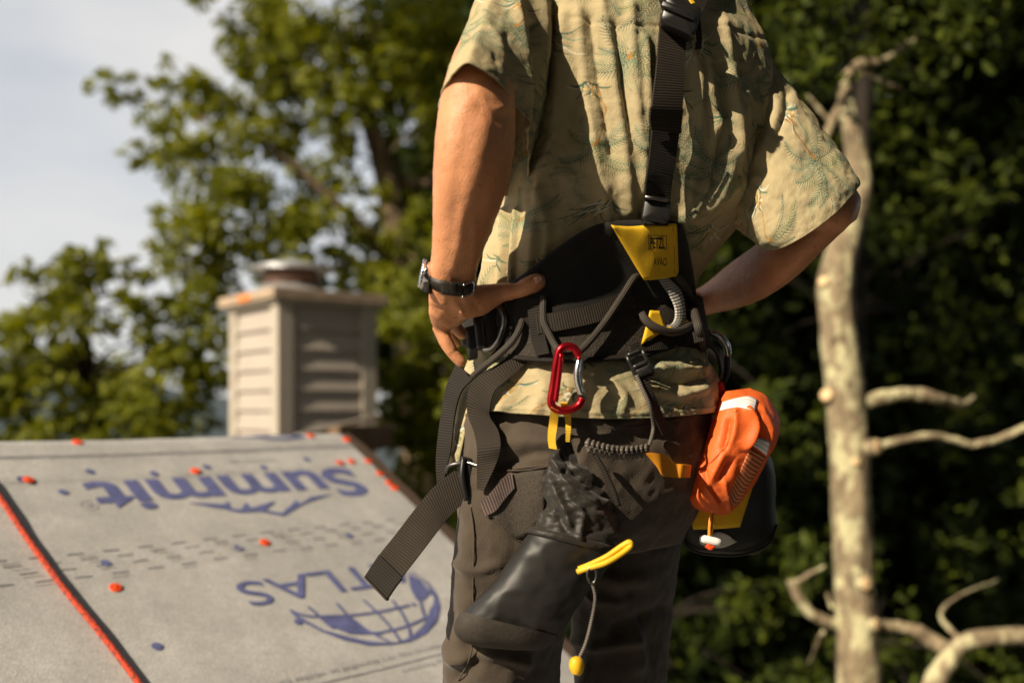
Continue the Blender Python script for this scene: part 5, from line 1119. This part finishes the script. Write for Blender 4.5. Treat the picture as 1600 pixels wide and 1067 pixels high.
cord('draw_cord', [(925, 908, yh - .004), (930, 935, yh), (923, 975, yh + .004), (915, 1005, yh + .006), (905, 1028, yh + .006)], .0022, lace_m, tbag)
cord('buckle_strap', [(928, 708, yb - .02), (944, 735, yb - .022), (958, 765, yb - .022), (966, 790, yb - .02)], .0035, web_black, tbag)
tg = [LR((900, 1024, yh), (910, 1028, yh), (0, 0, .004), 20), LR((892, 1028, yh), (913, 1036, yh), (0, 0, .009), 20), LR((889, 1040, yh), (911, 1049, yh), (0, 0, .010), 20), LR((893, 1052, yh), (906, 1056, yh), (0, 0, .006), 20)]
MB().loft(loft_rings(tg, 5), True, (True, True)).build('toggle', yt, tbag)

# ---- silver carabiner at the back right, red tab, black pouch, orange sack
sc_ = empty('silver_carabiner', P(1120, 560, 1.44), 'silver and black carabiner at the right hip above the orange sack', 'carabiner')
ys_ = 1.435
cord('spine', [(1098, 524, ys_), (1110, 520, ys_ - .004), (1124, 526, ys_ - .006), (1135, 540, ys_ - .006), (1138, 556, ys_ - .004)], [.004, .0055, .006, .006, .0045], silver, sc_, n=16)
cord('body', [(1136, 552, ys_), (1136, 576, ys_), (1130, 598, ys_), (1118, 608, ys_), (1106, 602, ys_), (1101, 580, ys_), (1100, 550, ys_), (1098, 526, ys_)], .0046, plastic, sc_, n=14)
cord('gate', [(1112, 540, ys_ - .006), (1122, 552, ys_ - .008), (1127, 575, ys_ - .008), (1125, 594, ys_ - .006)], .004, darkmetal, sc_, n=14)
pch = empty('black_pouch', P(1135, 866, 1.47), 'black pouch with yellow panel hanging behind the orange sack', 'pouch')
yp = 1.475
PG = [((1085, 690), (1190, 694), .030), ((1070, 712), (1204, 714), .044), ((1064, 742), (1211, 745), .052), ((1060, 785), (1213, 790), .056), ((1057, 822), (1213, 824), .056), ((1064, 844), (1206, 846), .052), ((1080, 859), (1188, 862), .044), ((1092, 864), (1176, 866), .030)]
G = loft_rings([LR((*l, yp), (*q, yp + .02), (0, 0, d), 90, 2.8) for l, q, d in PG], 9); G = G + grid_normals(G) * (.003 * fbm(G * 18, 3))[..., None]
pouch = MB().loft(G, True, (True, True)).build('pouch_body', rubber, pch)
PB = bvh_of([pouch])
patch('yellow_panel', [(1072, 762), (1120, 758), (1178, 754)], [(1083, 827), (1120, 826), (1156, 823)], .002, yellow_m, pch, 10, 16, .0015, bvh=PB)
patch('grey_patch', [(1092, 846), (1112, 834), (1126, 831), (1140, 837)], [(1096, 851), (1115, 855), (1130, 855), (1152, 846)], .002, mat('pale_reflective_patch', (.5, .48, .42), rough=.5), pch, 6, 12, .0015, bvh=PB)
strap('pouch_flap', [(1008, 708, 1026, 728, .03), (1028, 708, 1036, 742, .034), (1042, 711, 1046, 745, .03), (1056, 724, 1056, 746, .03), (1074, 726, 1072, 746, .03), (1090, 726, 1088, 746, 1.43)], mat('orange_yellow_flap', (.72, .28, .015), rough=.6, var=.08), pch, thick=.003)
cord('pouch_edge', [(1060, 824, yp - .03), (1075, 855, yp - .035), (1110, 866, yp - .04), (1160, 866, yp - .03), (1200, 850, yp - .02), (1214, 820, yp - .005)], .002, crink, pch)
sk = empty('orange_stuff_sack', P(1130, 805, 1.38), 'orange nylon stuff sack with white bands clipped over the black pouch', 'sack')
def orange_m():
    m = mat('orange_nylon', (.90, .165, .032), rough=.5, var=.08, scale=25, bump=.3, bscale=420, spec=.35); t = m.node_tree; b = t.nodes['Principled BSDF']
    tl = N(t, 'ShaderNodeBsdfTranslucent'); tl.inputs[0].default_value = (.9, .16, .03, 1); ms = N(t, 'ShaderNodeMixShader'); ms.inputs[0].default_value = .22
    t.links.new(b.outputs[0], ms.inputs[1]); t.links.new(tl.outputs[0], ms.inputs[2]); t.links.new(ms.outputs[0], t.nodes['Material Output'].inputs[0]); return m
om = orange_m(); ysk = 1.385
SG = [((1135, 612), (1172, 607), .012), ((1126, 626), (1198, 622), .036), ((1117, 652), (1216, 652), .048), ((1108, 680), (1216, 684), .052), ((1096, 708), (1202, 714), .052), ((1086, 735), (1186, 744), .050), ((1078, 760), (1168, 770), .046), ((1073, 776), (1152, 792), .040), ((1084, 790), (1136, 804), .022), ((1098, 796), (1120, 804), .008)]
G = loft_rings([LR((*l, ysk), (*q, ysk + .025), (0, 0, d), 130) for l, q, d in SG], 14); nr = grid_normals(G)
FA = .62
dn = .004 * fbm(G * np.array([16, 16, 10]) + 5, 3) + .0022 * (.25 - np.abs(fbm(G * 34, 3)))
dn += folds(G, nr, [([(1150, 640), (1145, 680), (1125, 720), (1100, 770)], 8, .008), ([(1168, 640), (1180, 660), (1172, 690), (1150, 715)], 9, .016), ([(1140, 660), (1135, 690), (1132, 700)], 6, -.010), ([(1190, 640), (1202, 670), (1196, 700)], 7, .009), ([(1184, 650), (1188, 680), (1175, 700)], 5, -.012), ([(1160, 705), (1140, 725), (1128, 745)], 8, -.016), ([(1130, 745), (1135, 770), (1140, 795)], 5, .007), ([(1090, 715), (1100, 750), (1120, 785)], 5, .006), ([(1098, 715), (1106, 750), (1124, 782)], 4, -.007), ([(1155, 725), (1160, 745), (1150, 780)], 9, -.005)])
G = G + nr * dn[..., None]
sack = MB().loft(G, True, (True, True)).build('sack_body', om, sk)
SB = bvh_of([sack])
white_m = webbing('white_ripstop', (.62, .58, .54), (.86, .82, .8), period=.006, bump=.3)
patch('white_band', [(1129, 628), (1150, 622), (1170, 619), (1184, 625)], [(1124, 642), (1145, 637), (1165, 638), (1180, 643)], .0012, white_m, sk, 6, 16, .0008, bvh=SB)
patch('white_band', [(1184, 684), (1194, 686), (1204, 690)], [(1176, 696), (1188, 704), (1198, 712)], .0012, white_m, sk, 6, 10, .0008, bvh=SB)
ribs = webbing('ribbed_orange_mesh', (.42, .085, .02), (.8, .32, .16), period=.0058, bump=.6)
patch('mesh_panel', [(1172, 700), (1184, 706), (1196, 714)], [(1138, 776), (1144, 790), (1152, 790)], .001, ribs, sk, 26, 12, .0008, bvh=SB)
for q in ([(1150, 640, .0015), (1140, 670, .0015), (1137, 690, .0015), (1120, 712, .0015), (1104, 728, .0015)], [(1182, 640, .0015), (1186, 652, .0015)], [(1088, 725, .0015), (1095, 750, .0015), (1115, 790, .0015)]): cord('seam', q, .0008, om, sk, n=6, bvh=SB)
MB().bevbox(P(1120, 613, 1.40), P(1133, 609, 1.40) - P(1120, 613, 1.40), Vector((.004, -.002, -.013)), Vector((0, -.002, 0)), .003).build('red_tab', mat('red_webbing', (.6, .03, .015), rough=.7), sk)
cord('draw_cord', [(1112, 800, 1.36), (1109, 818, 1.352), (1108, 838, 1.352)], .0022, mat('orange_cord', (.8, .25, .03), rough=.6), sk)
cord('draw_cord', [(1116, 802, 1.36), (1114, 820, 1.356), (1110, 838, 1.356)], .002, yt, sk)
cord('cord_lock', [(1094, 841, 1.352), (1100, 842, 1.35), (1118, 846, 1.35), (1124, 847, 1.352)], [.004, .0058, .0058, .0048], mat('white_plastic', (.8, .78, .74), rough=.4), sk, n=16)
cord('cord_knot', [(1104, 851, 1.35), (1110, 855, 1.35), (1114, 853, 1.352)], .004, cap_m, sk)
